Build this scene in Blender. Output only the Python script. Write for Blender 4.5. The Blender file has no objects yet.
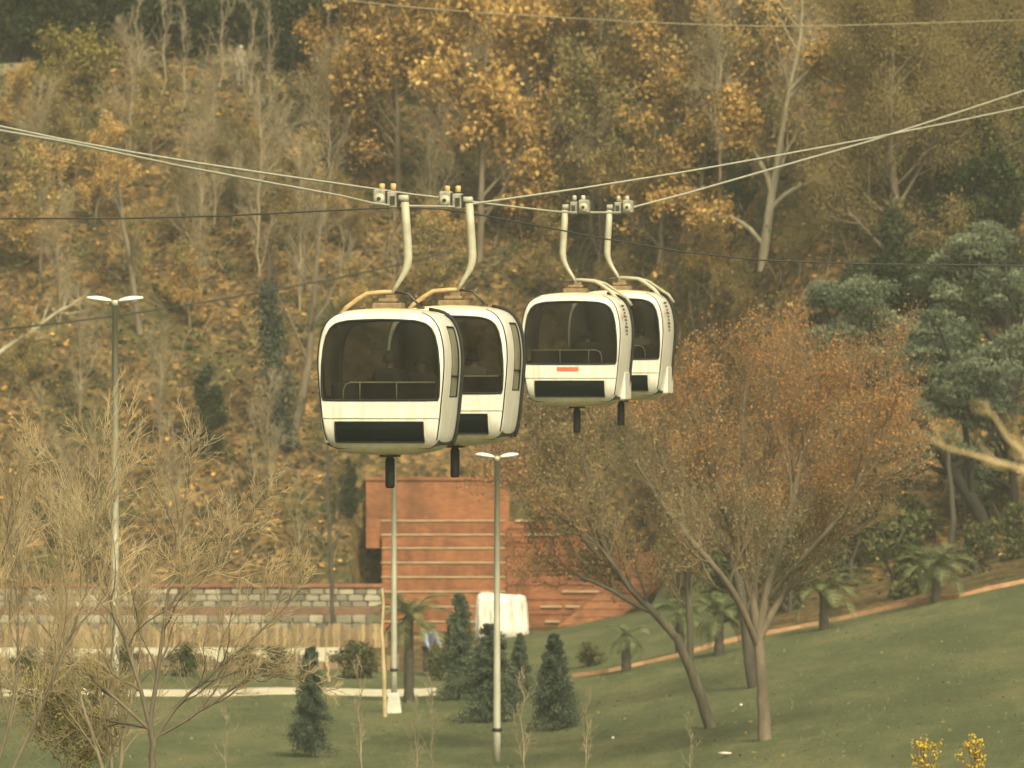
import bpy, bmesh, math, random
import numpy as np
from mathutils import Vector, Matrix
random.seed(7)
RNG = np.random.default_rng(11)
R = math.radians
SC = bpy.context.scene
COL = SC.collection

# ------------------------------------------------------------------ camera
LENS = 257.0
F = 1024 * LENS / 36.0
CZ = 9.8
cd = bpy.data.cameras.new('camera'); cam = bpy.data.objects.new('camera', cd); COL.objects.link(cam)
cam.location = (0, 0, CZ); cam.rotation_euler = (R(90), 0, 0)
cd.lens = LENS; cd.sensor_width = 36; cd.clip_start = 1; cd.clip_end = 4000
cd.dof.use_dof = True; cd.dof.focus_distance = 118; cd.dof.aperture_fstop = 3.5
SC.camera = cam
SC.render.resolution_x = 1024; SC.render.resolution_y = 768

# ------------------------------------------------------------------ light
SUN_EL, SUN_AZ = R(42), R(160)          # azimuth measured clockwise from +Y
w = bpy.data.worlds.new('World'); SC.world = w; w.use_nodes = True
nt = w.node_tree; nt.nodes.clear()
out = nt.nodes.new('ShaderNodeOutputWorld'); bg = nt.nodes.new('ShaderNodeBackground')
sky = nt.nodes.new('ShaderNodeTexSky'); sky.sky_type = 'NISHITA'; sky.sun_disc = False
sky.sun_elevation = SUN_EL; sky.sun_rotation = SUN_AZ
sky.dust_density = 6; sky.air_density = 1.0; sky.ozone_density = 1.0
hs = nt.nodes.new('ShaderNodeHueSaturation'); hs.inputs['Saturation'].default_value = 0.35
mx = nt.nodes.new('ShaderNodeMix'); mx.data_type = 'RGBA'; mx.blend_type = 'MULTIPLY'
mx.inputs[0].default_value = 1; mx.inputs[7].default_value = (1.0, 0.965, 0.73, 1)
nt.links.new(sky.outputs[0], hs.inputs['Color']); nt.links.new(hs.outputs[0], mx.inputs[6])
nt.links.new(mx.outputs[2], bg.inputs[0]); bg.inputs[1].default_value = 0.145
nt.links.new(bg.outputs[0], out.inputs[0])
sl = bpy.data.lights.new('sun', 'SUN'); so = bpy.data.objects.new('sun', sl); COL.objects.link(so)
sl.energy = 2.2; sl.angle = R(12); sl.color = (1.0, 0.92, 0.63)
sd = Vector((math.sin(SUN_AZ) * math.cos(SUN_EL), math.cos(SUN_AZ) * math.cos(SUN_EL), math.sin(SUN_EL)))
so.rotation_euler = sd.to_track_quat('Z', 'Y').to_euler(); so.location = (-60, -60, 90)
SC.view_settings.view_transform = 'Standard'; SC.view_settings.look = 'None'
SC.view_settings.exposure = 0.80; SC.view_settings.gamma = 1
SC.cycles.max_bounces = 8; SC.cycles.transparent_max_bounces = 24; SC.cycles.volume_bounces = 0
SC.cycles.volume_step_rate = 4; SC.cycles.use_denoising = True

# ------------------------------------------------------------------ helpers
def at(px, py, D):
    return Vector(((px - 512) / F * D, D, CZ - (py - 384) / F * D))

def smooth(a, b, x):
    t = np.clip((x - a) / (b - a), 0, 1); return t * t * (3 - 2 * t)

def hillbase(x):
    return 278 - 26 * smooth(2, 12, x)

def ground(x, y, rough=True):
    x = np.asarray(x, float); y = np.asarray(y, float)
    x0 = 2 - (y - 183) * 0.04
    d = x - x0
    lawn = 0.22 * (d + np.sqrt(d * d + 3)) / 2
    lawn = np.minimum(lawn, 6 + 0 * d)
    lawn = lawn + .05 * np.sin(x * .9 + y * .13) * np.sin(y * .21)
    near = np.clip(CZ - 0.0545 * y, 0, 4.0)
    lawn = np.maximum(lawn, near)
    yb = hillbase(x)
    hz = 2.4 + .6 * (y - yb)
    rg = 0
    if rough:
        rg = .22 * np.sin(x * 1.7 + np.sin(y * 1.1) * 1.3) * np.sin(y * 1.9 + x * .7) + .35 * np.sin(x * .53 + 1) * np.sin(y * .41 + x * .2) \
            + .1 * np.sin(x * 4.1 + y * 2.3) * np.sin(y * 5.1 - x)
    rg = rg * smooth(0, 6, y - yb)
    top = yb + 35
    hz = np.where(y > top, 2.4 + .6 * 35 + np.clip(y - top - 5, 0, 70) * .7, hz) + rg
    # a small terrace (path) near the top
    z = np.maximum(lawn, hz)
    # terraces behind the low fences on the left
    left = x < -4.75
    zt = np.where(y < 272.9, lawn, np.where(y < 276.1, np.maximum(lawn, 1.18), np.maximum(2.2, hz)))
    z = np.where(left & (y > 255), zt, z)
    amph = (x >= -5.95) & (x < 5.7) & (y > 270.5) & (y < 284.6)
    z = np.where(amph, np.minimum(z, .35 + lawn * .3), z)
    return z

def gz(x, y): return float(ground(x, y))

def hit(px, py, d0=130, d1=420):
    D = np.arange(d0, d1, .1)
    x = (px - 512) / F * D; z = CZ - (py - 384) / F * D
    k = np.nonzero(z < ground(x, D))[0]
    D = D[k[0]] if len(k) else d1
    x = (px - 512) / F * D
    return Vector((x, D, gz(x, D)))

def on(px, D):
    x = (px - 512) / F * D
    return Vector((x, D, gz(x, D)))

def mesh_np(name, V, Q, tone=None, smooth_=False):
    V = np.ascontiguousarray(V, np.float32).reshape(-1, 3); Q = np.ascontiguousarray(Q, np.int32)
    k = Q.shape[1]; me = bpy.data.meshes.new(name)
    me.vertices.add(len(V)); me.vertices.foreach_set('co', V.ravel())
    me.loops.add(Q.size); me.loops.foreach_set('vertex_index', Q.ravel())
    me.polygons.add(len(Q)); me.polygons.foreach_set('loop_start', np.arange(0, Q.size, k, dtype=np.int32))
    if smooth_: me.polygons.foreach_set('use_smooth', np.ones(len(Q), bool))
    me.update(calc_edges=True)
    if tone is not None:
        a = me.attributes.new('tone', 'FLOAT', 'FACE'); a.data.foreach_set('value', np.ascontiguousarray(tone, np.float32))
    return me

def link(name, me, mat=None, parent=None, loc=None, rot=None, scale=None):
    o = bpy.data.objects.new(name, me); COL.objects.link(o)
    if mat is not None and me is not None and not me.materials: me.materials.append(mat)
    if parent is not None: o.parent = parent
    if loc is not None: o.location = loc
    if rot is not None: o.rotation_euler = rot
    if scale is not None: o.scale = scale
    return o

def tag(o, label=None, cat=None, group=None, kind=None):
    if label: o['label'] = label
    if cat: o['category'] = cat
    if group: o['group'] = group
    if kind: o['kind'] = kind
    return o

def empty(name, loc=(0, 0, 0), rz=0, label=None, cat=None, group=None):
    o = bpy.data.objects.new(name, None); COL.objects.link(o)
    o.location = loc; o.rotation_euler = (0, 0, rz); o.empty_display_size = .3
    return tag(o, label, cat, group)

def copy_tree(o, parent=None):
    c = o.copy(); COL.objects.link(c)
    if parent is not None: c.parent = parent
    for ch in list(o.children): copy_tree(ch, c)
    return c

class MB:
    """collects faces for one mesh object"""
    def __init__(s): s.v = []; s.f = []; s.sm = []
    def add(s, vs, fs, sm=False):
        b = len(s.v); s.v += [tuple(p) for p in vs]; s.f += [tuple(i + b for i in f) for f in fs]; s.sm += [sm] * len(fs)
        return s
    def box(s, x0, x1, y0, y1, z0, z1, bev=0):
        if bev:
            b = min(bev, (x1 - x0) / 2.1, (y1 - y0) / 2.1, (z1 - z0) / 2.1); loops = []
            for z, k in ((z0, b), (z0 + b, 0), (z1 - b, 0), (z1, b)):
                a0, a1, c0, c1 = x0 + k, x1 - k, y0 + k, y1 - k; e = b * .6 if not k else 0
                loops.append([(a0 + e, c0, z), (a1 - e, c0, z), (a1, c0 + e, z), (a1, c1 - e, z), (a1 - e, c1, z), (a0 + e, c1, z), (a0, c1 - e, z), (a0, c0 + e, z)])
            return s.loft(loops, True, False)
        vs = [(x, y, z) for z in (z0, z1) for x, y in ((x0, y0), (x1, y0), (x1, y1), (x0, y1))]
        return s.add(vs, [(3, 2, 1, 0), (4, 5, 6, 7), (0, 1, 5, 4), (1, 2, 6, 5), (2, 3, 7, 6), (3, 0, 4, 7)])
    def loft(s, loops, caps=True, sm=True):
        n = len(loops[0]); vs = [p for l in loops for p in l]; fs = []
        for i in range(len(loops) - 1):
            for j in range(n):
                k = (j + 1) % n; fs.append((i * n + j, i * n + k, (i + 1) * n + k, (i + 1) * n + j))
        b = len(s.v); s.add(vs, fs, sm)
        if caps:
            s.f.append(tuple(b + j for j in reversed(range(n)))); s.sm.append(False)
            s.f.append(tuple(b + (len(loops) - 1) * n + j for j in range(n))); s.sm.append(False)
        return s
    def tube(s, pts, r, k=8, caps=True):
        pts = [Vector(p) for p in pts]; rs = r if isinstance(r, (list, tuple)) else [r] * len(pts); loops = []
        t0 = (pts[1] - pts[0]).normalized(); a = t0.orthogonal().normalized()
        for i, p in enumerate(pts):
            t = (pts[min(i + 1, len(pts) - 1)] - pts[max(i - 1, 0)]).normalized()
            a = (a - t * a.dot(t)).normalized(); b = t.cross(a)
            loops.append([p + (a * math.cos(2 * math.pi * j / k) + b * math.sin(2 * math.pi * j / k)) * rs[i] for j in range(k)])
        return s.loft(loops, caps, True)
    def lathe(s, prof, k=16, c=(0, 0, 0), axis='z'):
        loops = []
        for r, h in prof:
            l = []
            for j in range(k):
                a = 2 * math.pi * j / k; x, y = r * math.cos(a), r * math.sin(a)
                p = (x, y, h) if axis == 'z' else ((h, x, y) if axis == 'x' else (y, h, x))
                l.append((p[0] + c[0], p[1] + c[1], p[2] + c[2]))
            loops.append(l)
        return s.loft(loops, True, True)
    def mesh(s, name):
        me = bpy.data.meshes.new(name); me.from_pydata(s.v, [], s.f)
        me.polygons.foreach_set('use_smooth', s.sm); me.update(); return me
    def build(s, name, mat, parent=None, **k): return link(name, s.mesh(name), mat, parent, **k)

# ------------------------------------------------------------------ materials
def newmat(name):
    m = bpy.data.materials.new(name); m.use_nodes = True; n = m.node_tree; n.nodes.clear()
    o = n.nodes.new('ShaderNodeOutputMaterial'); return m, n, o

def coords(n, scale=(1, 1, 1), space='Object'):
    tc = n.nodes.new('ShaderNodeTexCoord'); mp = n.nodes.new('ShaderNodeMapping'); mp.inputs['Scale'].default_value = scale
    if space == 'World':
        g = n.nodes.new('ShaderNodeNewGeometry'); n.links.new(g.outputs['Position'], mp.inputs[0])
    else: n.links.new(tc.outputs[space], mp.inputs[0])
    return mp.outputs[0]

def noise(n, vec, scale, detail=4, rough=.6):
    t = n.nodes.new('ShaderNodeTexNoise'); t.inputs['Scale'].default_value = scale
    t.inputs['Detail'].default_value = detail; t.inputs['Roughness'].default_value = rough
    n.links.new(vec, t.inputs['Vector']); return t.outputs['Fac']

def ramp(n, fac, stops):
    r = n.nodes.new('ShaderNodeValToRGB'); e = r.color_ramp.elements
    while len(e) < len(stops): e.new(.5)
    for i, (p, c) in enumerate(stops): e[i].position = p; e[i].color = (*c, 1)
    n.links.new(fac, r.inputs[0]); return r.outputs[0]

def mix(n, fac, a, b, mode='MIX'):
    m = n.nodes.new('ShaderNodeMix'); m.data_type = 'RGBA'; m.blend_type = mode
    for s, v in ((0, fac), (6, a), (7, b)):
        if isinstance(v, (int, float)): m.inputs[s].default_value = v
        elif isinstance(v, tuple): m.inputs[s].default_value = (*v, 1)
        else: n.links.new(v, m.inputs[s])
    return m.outputs[2]

def bump(n, h, strength, dist=.02):
    b = n.nodes.new('ShaderNodeBump'); b.inputs['Strength'].default_value = strength; b.inputs['Distance'].default_value = dist
    n.links.new(h, b.inputs['Height']); return b.outputs[0]

def principled(n, o, col, rough=.6, metal=0, nrm=None, spec=.5, coat=0):
    p = n.nodes.new('ShaderNodeBsdfPrincipled')
    if isinstance(col, tuple): p.inputs['Base Color'].default_value = (*col, 1)
    else: n.links.new(col, p.inputs['Base Color'])
    if isinstance(rough, (int, float)): p.inputs['Roughness'].default_value = rough
    else: n.links.new(rough, p.inputs['Roughness'])
    p.inputs['Metallic'].default_value = metal; p.inputs['Specular IOR Level'].default_value = spec
    p.inputs['Coat Weight'].default_value = coat
    if nrm is not None: n.links.new(nrm, p.inputs['Normal'])
    n.links.new(p.outputs[0], o.inputs[0]); return p

def mat_worn(name, c1, c2, scale=3, rough=.6, metal=0, bmp=.2, dist=.01, stretch=(1, 1, 1), space='Object', spec=.5, coat=0, lo=.35, hi=.7):
    m, n, o = newmat(name); v = coords(n, stretch, space); f = noise(n, v, scale, 6, .65)
    c = ramp(n, f, [(lo, c1), (hi, c2)])
    f2 = noise(n, v, scale * 9, 3)
    principled(n, o, c, rough, metal, bump(n, f2, bmp, dist), spec, coat); return m

def mat_leaf(name, stops, trans=.3, patch=None, patchscale=.25, zmix=None):
    """stops: colours over the per-leaf tone attribute; patch: a second set of colours met in patches"""
    m, n, o = newmat(name)
    a = n.nodes.new('ShaderNodeAttribute'); a.attribute_name = 'tone'
    oi = n.nodes.new('ShaderNodeObjectInfo')
    md = n.nodes.new('ShaderNodeMath'); md.operation = 'MULTIPLY_ADD'; md.inputs[1].default_value = .22; md.inputs[2].default_value = -.11
    n.links.new(oi.outputs['Random'], md.inputs[0])
    ad = n.nodes.new('ShaderNodeMath'); ad.operation = 'ADD'; n.links.new(a.outputs['Fac'], ad.inputs[0]); n.links.new(md.outputs[0], ad.inputs[1])
    c = ramp(n, ad.outputs[0], [(i / (len(stops) - 1), s) for i, s in enumerate(stops)])
    if patch:
        c2 = ramp(n, ad.outputs[0], [(i / (len(patch) - 1), s) for i, s in enumerate(patch)])
        f = noise(n, coords(n, space='World'), patchscale, 3)
        if zmix:
            g = n.nodes.new('ShaderNodeNewGeometry'); sp = n.nodes.new('ShaderNodeSeparateXYZ'); n.links.new(g.outputs['Position'], sp.inputs[0])
            mr = n.nodes.new('ShaderNodeMapRange'); mr.inputs[1].default_value = zmix[0]; mr.inputs[2].default_value = zmix[1]; mr.inputs[3].default_value = .17; mr.inputs[4].default_value = -.10
            n.links.new(sp.outputs[2], mr.inputs[0]); a2 = n.nodes.new('ShaderNodeMath'); a2.operation = 'ADD'; n.links.new(f, a2.inputs[0]); n.links.new(mr.outputs[0], a2.inputs[1]); f = a2.outputs[0]
        f = ramp(n, f, [(.46, (0, 0, 0)), (.58, (1, 1, 1))]); c = mix(n, f, c, c2)
    d = n.nodes.new('ShaderNodeBsdfDiffuse'); t = n.nodes.new('ShaderNodeBsdfTranslucent')
    n.links.new(c, d.inputs[0]); n.links.new(c, t.inputs[0])
    s = n.nodes.new('ShaderNodeMixShader'); s.inputs[0].default_value = trans
    n.links.new(d.outputs[0], s.inputs[1]); n.links.new(t.outputs[0], s.inputs[2]); n.links.new(s.outputs[0], o.inputs[0])
    return m

M = {}
def shell_paint(name, base):
    m, n, o = newmat(name); gb = n.nodes.new('ShaderNodeNewGeometry'); v = coords(n)
    g = ramp(n, noise(n, coords(n, (5, 5, .45)), 2.2, 6, .7), [(.46, (0, 0, 0)), (.74, (1, 1, 1))])
    c = mix(n, g, base, (base[0] * .72, base[1] * .68, base[2] * .52))
    # yellowed grime that collects on the roof and round the belly (a stain, tied to height on the shell)
    sep = n.nodes.new('ShaderNodeSeparateXYZ'); tc = n.nodes.new('ShaderNodeTexCoord'); n.links.new(tc.outputs['Object'], sep.inputs[0])
    r1 = ramp(n, sep.outputs[2], [(.03, (1, 1, 1)), (.22, (0, 0, 0))])
    mr = n.nodes.new('ShaderNodeMapRange'); mr.inputs[1].default_value = 2.12; mr.inputs[2].default_value = 2.2; n.links.new(sep.outputs[2], mr.inputs[0])
    f = noise(n, v, 4, 5)
    k = mix(n, 1.0, ramp(n, f, [(.35, (.25, .25, .25)), (.6, (1, 1, 1))]), mix(n, 1.0, r1, mr.outputs[0], 'ADD'), 'MULTIPLY')
    c = mix(n, k, c, (.55, .42, .18))
    c = mix(n, gb.outputs['Backfacing'], c, (.03, .03, .028))      # the shell is lined with dark plastic inside
    principled(n, o, c, .32, 0, bump(n, noise(n, v, 3, 2), .04, .01), .5, .3); return m
M['shell'] = shell_paint('cream_shell_paint', (.60, .57, .505))
M['seam'] = mat_worn('black_rubber', (.010, .011, .011), (.022, .022, .02), 6, .6, spec=.2)
M['vent'] = mat_worn('black_glossy_panel', (.003, .005, .005), (.010, .013, .012), 5, .35, stretch=(.5, 1, 6), spec=.08)
M['interior'] = mat_worn('dark_cabin_lining', (.010, .011, .011), (.022, .021, .018), 3, .7, spec=.2)
M['seat'] = mat_worn('dark_seat_plastic', (.006, .007, .007), (.016, .016, .015), 3, .6, spec=.15)
M['galv'] = mat_worn('galvanised_steel', (.17, .16, .12), (.34, .31, .24), 9, .5, .2)
M['armp'] = mat_worn('pale_grey_arm_paint', (.28, .26, .185), (.42, .385, .28), 3, .5)
M['tan'] = mat_worn('tan_rusty_paint', (.30, .19, .08), (.55, .40, .2), 7, .5)
M['roller'] = mat_worn('yellow_nylon_roller', (.40, .26, .10), (.52, .36, .17), 8, .45)
M['darksteel'] = mat_worn('dark_greased_steel', (.03, .03, .027), (.08, .075, .06), 6, .45, .6)
M['rope'] = mat_worn('steel_wire_rope', (.30, .285, .22), (.54, .51, .41), 30, .5, .1, .5)
M['ropedark'] = mat_worn('dark_cable_sheath', (.015, .015, .012), (.035, .032, .027), 30, .7)
M['red'] = mat_worn('faded_red_plate', (.50, .09, .04), (.62, .14, .07), 10, .5)
M['ink'] = mat_worn('faded_dark_print', (.04, .036, .03), (.10, .085, .06), 20, .6)
M['lamp_pole'] = mat_worn('warm_grey_lamp_pole', (.30, .29, .225), (.42, .40, .32), 2, .5, .2, stretch=(3, 3, .6))
M['lamp_head'] = mat_worn('off_white_lamp_housing', (.66, .64, .56), (.78, .75, .66), 5, .4)
M['concrete'] = mat_worn('pale_concrete', (.36, .34, .29), (.52, .49, .42), 3, .8)
M['whitecloth'] = mat_worn('white_tarpaulin', (.30, .25, .17), (.68, .65, .57), 2.0, .6, bmp=.6, dist=.05, stretch=(2, 2, .5), lo=.3, hi=.52)
M['path'] = mat_worn('cream_gravel_path', (.36, .31, .21), (.54, .48, .36), .8, .9, space='World')
M['kerb'] = mat_worn('orange_brick_kerb', (.27, .13, .06), (.40, .23, .12), 2.5, .8, space='World')
M['wood1'] = mat_worn('weathered_tan_pickets', (.24, .15, .06), (.42, .28, .13), 4, .8, stretch=(1, 1, .3), space='World')
M['wood2'] = mat_worn('brown_pickets', (.17, .10, .045), (.30, .19, .09), 4, .8, stretch=(1, 1, .3), space='World')
M['mortar'] = mat_worn('dark_mortar', (.07, .065, .05), (.13, .115, .085), 4, .9)
M['stone'] = None
M['soil'] = mat_worn('red_brown_terrace_soil', (.10, .055, .032), (.17, .09, .05), 2.5, .9, bmp=.6, space='World')
M['bark_pale'] = mat_worn('pale_plane_bark', (.20, .17, .11), (.46, .41, .29), 2.4, .85, bmp=.5, stretch=(1, 1, .35))
M['bark_brown'] = mat_worn('brown_bark', (.075, .058, .036), (.165, .130, .082), 3, .9, bmp=.8, stretch=(1, 1, .3))
M['bark_dark'] = mat_worn('dark_bark', (.028, .024, .018), (.07, .058, .04), 3, .9, bmp=.8, stretch=(1, 1, .3))
M['twig_straw'] = mat_worn('straw_coloured_twigs', (.25, .185, .095), (.52, .40, .22), 1.5, .85)
M['twig_grey'] = mat_worn('grey_brown_twigs', (.16, .125, .075), (.36, .29, .175), 1.5, .85)
M['twig_rust'] = mat_worn('rusty_brown_twigs', (.13, .10, .06), (.28, .17, .085), 1.2, .85)
M['bark_olive'] = mat_worn('grey_olive_bark', (.04, .034, .022), (.11, .09, .058), 3, .9, bmp=.9, dist=.03, stretch=(1, 1, .3))
M['rail'] = mat_worn('pale_metal_rail', (.7, .64, .46), (.85, .78, .58), 8, .5)
M['mount'] = mat_worn('brown_roof_mount', (.10, .07, .035), (.24, .16, .07), 7, .6)
M['bark_forked'] = mat_worn('blotched_pale_bark', (.13, .11, .07), (.36, .31, .21), 2.4, .85, bmp=.5, stretch=(1, 1, .35))
M['soil2'] = mat_worn('dull_earth_path', (.14, .12, .075), (.26, .225, .14), 1.2, .95, space='World')
M['bark_black'] = mat_worn('blackish_pine_bark', (.012, .011, .009), (.035, .03, .022), 3, .9, bmp=.8, stretch=(1, 1, .3), spec=.2)
M['palmtrunk'] = mat_worn('fibrous_palm_trunk', (.022, .018, .012), (.07, .055, .035), 6, .9, bmp=.9)
M['skin'] = mat_worn('skin', (.48, .29, .20), (.56, .35, .25), 4, .55)
M['hair'] = mat_worn('dark_hair', (.015, .012, .01), (.03, .024, .02), 6, .6)
M['hair_pale'] = mat_worn('pale_hat_fabric', (.34, .29, .22), (.42, .36, .28), 6, .7)
M['blue'] = mat_worn('pale_blue_jacket', (.17, .19, .28), (.24, .26, .36), 6, .8)
M['darkcloth'] = mat_worn('dark_cloth', (.02, .022, .026), (.05, .05, .05), 6, .8)
M['pinkcloth'] = mat_worn('pale_pink_top', (.24, .20, .15), (.32, .27, .2), 6, .8)
M['greycloth'] = mat_worn('grey_olive_trousers', (.14, .13, .10), (.2, .19, .15), 6, .8)

def mat_picket(name, c1, c2):
    m, n, o = newmat(name); oi = n.nodes.new('ShaderNodeObjectInfo'); v = coords(n, (1, 1, .25), 'World')
    c = ramp(n, oi.outputs['Random'], [(0, tuple(x * .8 for x in c1)), (1, tuple(x * .78 for x in c2))]); c = mix(n, ramp(n, noise(n, v, 5, 5), [(.35, (0, 0, 0)), (.7, (1, 1, 1))]), c, mix(n, .5, c, (.08, .06, .035)))
    principled(n, o, c, .85, 0, bump(n, noise(n, v, 20, 3), .4, .01)); return m
M['wood1'] = mat_picket('weathered_tan_pickets', (.15, .095, .04), (.44, .31, .15))
M['wood2'] = mat_picket('brown_pickets', (.10, .06, .03), (.30, .20, .10))
def mat_stone():
    m, n, o = newmat('grey_limestone'); v = coords(n, space='World'); oi = n.nodes.new('ShaderNodeObjectInfo')
    c = ramp(n, oi.outputs['Random'], [(0, (.08, .072, .05)), (.35, (.15, .135, .095)), (.7, (.25, .225, .16)), (1, (.37, .33, .24))])
    c = mix(n, noise(n, v, 6, 5), c, mix(n, .5, c, (.12, .10, .06)))
    principled(n, o, c, .85, 0, bump(n, noise(n, v, 14, 4), .6, .02)); return m
M['stone'] = mat_stone()

def mat_brick(name, c1, c2, mort, bw=.25, bh=.075):
    m, n, o = newmat(name)
    g = n.nodes.new('ShaderNodeNewGeometry'); sp = n.nodes.new('ShaderNodeSeparateXYZ'); n.links.new(g.outputs['Position'], sp.inputs[0])
    cb = n.nodes.new('ShaderNodeCombineXYZ'); ad = n.nodes.new('ShaderNodeMath'); ad.operation = 'ADD'
    n.links.new(sp.outputs[0], ad.inputs[0]); n.links.new(sp.outputs[1], ad.inputs[1])
    n.links.new(ad.outputs[0], cb.inputs[0]); n.links.new(sp.outputs[2], cb.inputs[1])
    b = n.nodes.new('ShaderNodeTexBrick'); b.inputs['Scale'].default_value = 1
    b.inputs['Brick Width'].default_value = bw; b.inputs['Row Height'].default_value = bh; b.inputs['Mortar Size'].default_value = .009
    b.inputs['Color1'].default_value = (*c1, 1); b.inputs['Color2'].default_value = (*c2, 1); b.inputs['Mortar'].default_value = (*mort, 1)
    n.links.new(cb.outputs[0], b.inputs['Vector'])
    st = ramp(n, noise(n, coords(n, (1, 1, .35), 'World'), 1.1, 6, .7), [(.38, (.62, .58, .52)), (.62, (1.12, 1.08, 1.05))])
    c = mix(n, 1.0, b.outputs[0], st, 'MULTIPLY')
    principled(n, o, c, .85, 0, bump(n, b.outputs[1], -.5, .01)); return m
M['brick'] = mat_brick('orange_red_brick', (.285, .102, .034), (.185, .062, .021), (.13, .072, .038))
M['brickdull'] = mat_brick('dull_brick_coping', (.22, .09, .04), (.16, .065, .03), (.12, .075, .045))
M['ledge'] = mat_worn('cream_stone_ledge', (.22, .15, .08), (.38, .28, .17), 2.2, .8, stretch=(1, 1, 1), space='World')

def mat_lawn():
    m, n, o = newmat('lawn_grass'); v = coords(n, space='World'); v2 = coords(n, (1, .25, 1), 'World')
    c = ramp(n, noise(n, v2, .35, 6, .7), [(.38, (.145, .165, .078)), (.5, (.195, .207, .10)), (.60, (.265, .255, .125))])
    f = noise(n, v, 9, 4, .75)
    c = mix(n, ramp(n, f, [(.4, (0, 0, 0)), (.65, (1, 1, 1))]), c, mix(n, .5, c, (.045, .062, .025)))
    sp = ramp(n, noise(n, v, 5.2, 2, .5), [(.70, (0, 0, 0)), (.74, (1, 1, 1))]); c = mix(n, sp, c, (.22, .17, .06))
    wp = ramp(n, noise(n, coords(n, (1, .3, 1), 'World'), .9, 5, .65), [(.56, (0, 0, 0)), (.74, (.45, .45, .45))]); c = mix(n, wp, c, (.20, .18, .09))
    principled(n, o, c, .95, 0, bump(n, noise(n, v, 6, 5, .8), 1.0, .35), .1); return m
M['lawn'] = mat_lawn()
def mat_litter():
    m, n, o = newmat('leaf_litter_ground'); v = coords(n, space='World')
    vo = n.nodes.new('ShaderNodeTexVoronoi'); vo.inputs['Scale'].default_value = 4.5; n.links.new(v, vo.inputs['Vector'])
    sp = n.nodes.new('ShaderNodeSeparateColor'); n.links.new(vo.outputs['Color'], sp.inputs[0])
    c = ramp(n, sp.outputs[0], [(0, (.035, .03, .016)), (.3, (.085, .06, .028)), (.55, (.10, .065, .03)), (.8, (.16, .095, .035)), (1, (.22, .14, .055))])
    g = ramp(n, noise(n, v, .22, 4), [(.50, (0, 0, 0)), (.62, (1, 1, 1))])
    c = mix(n, g, c, mix(n, .6, c, (.045, .055, .022)))
    d = ramp(n, noise(n, v, .8, 5, .7), [(.35, (.45, .45, .45)), (.6, (1.1, 1.1, 1.1))]); c = mix(n, 1.0, c, d, 'MULTIPLY')
    principled(n, o, c, .95, 0, bump(n, vo.outputs['Distance'], .8, .1), .1); return m
M['litter'] = mat_litter()

ORANGE = [(.10, .075, .032), (.24, .155, .055), (.40, .25, .085), (.56, .36, .12), (.62, .44, .18)]
OLIVEY = [(.06, .058, .028), (.13, .115, .05), (.23, .19, .08), (.34, .27, .11), (.44, .34, .15)]
M['leaf_orange'] = mat_leaf('orange_plane_leaves', ORANGE, .3, OLIVEY, .22)
M['leaf_gold'] = mat_leaf('golden_orange_leaves', ORANGE, .32)
M['leaf_olive'] = mat_leaf('olive_brown_foliage', [(.14, .108, .048), (.19, .145, .06), (.245, .185, .073), (.31, .23, .09)], .3)
M['leaf_yellowgreen'] = mat_leaf('yellow_green_leaves', [(.06, .06, .02), (.14, .12, .035), (.26, .21, .06), (.38, .30, .09)], .3)
M['leaf_rust'] = mat_leaf('rust_brown_small_leaves', [(.10, .065, .036), (.22, .12, .052), (.35, .17, .062), (.44, .215, .072), (.44, .28, .11)], .3,
                          [(.07, .07, .04), (.15, .135, .07), (.24, .21, .11), (.33, .28, .14)], .3, zmix=(4.5, 9.5))
M['leaf_rust_plain'] = mat_leaf('red_brown_small_leaves', [(.08, .055, .033), (.20, .11, .052), (.33, .16, .07), (.44, .205, .08), (.44, .28, .12)], .3,
                          [(.07, .07, .04), (.15, .13, .065), (.25, .20, .10), (.33, .26, .12)], .3)
M['leaf_pine'] = mat_leaf('blue_green_pine_needles', [(.04, .052, .034), (.09, .11, .07), (.17, .195, .12), (.27, .295, .18)], .15)
M['leaf_conifer'] = mat_leaf('dark_conifer_needles', [(.020, .028, .022), (.040, .053, .040), (.078, .098, .064), (.15, .17, .10)], .15)
M['leaf_dark'] = mat_leaf('dark_evergreen_leaves', [(.014, .02, .012), (.03, .04, .02), (.055, .065, .03), (.09, .095, .04)], .2)
M['leaf_palm'] = mat_leaf('palm_leaflets', [(.045, .055, .028), (.08, .095, .045), (.14, .16, .075), (.25, .26, .13)], .2)
M['leaf_yellow'] = mat_leaf('bright_yellow_blossom', [(.25, .17, .02), (.48, .33, .04), (.62, .44, .06), (.7, .52, .1)], .25)
M['leaf_mixed'] = mat_leaf('undergrowth_leaves', [(.028, .036, .018), (.06, .07, .032), (.11, .11, .048), (.19, .16, .07)], .25)
M['leaf_litter'] = mat_leaf('fallen_leaves', [(.035, .028, .018), (.09, .055, .026), (.27, .135, .04), (.52, .265, .075), (.66, .43, .16)], .15,
                            [(.03, .035, .018), (.06, .06, .028), (.11, .10, .042), (.24, .18, .075)], .45)

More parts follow.
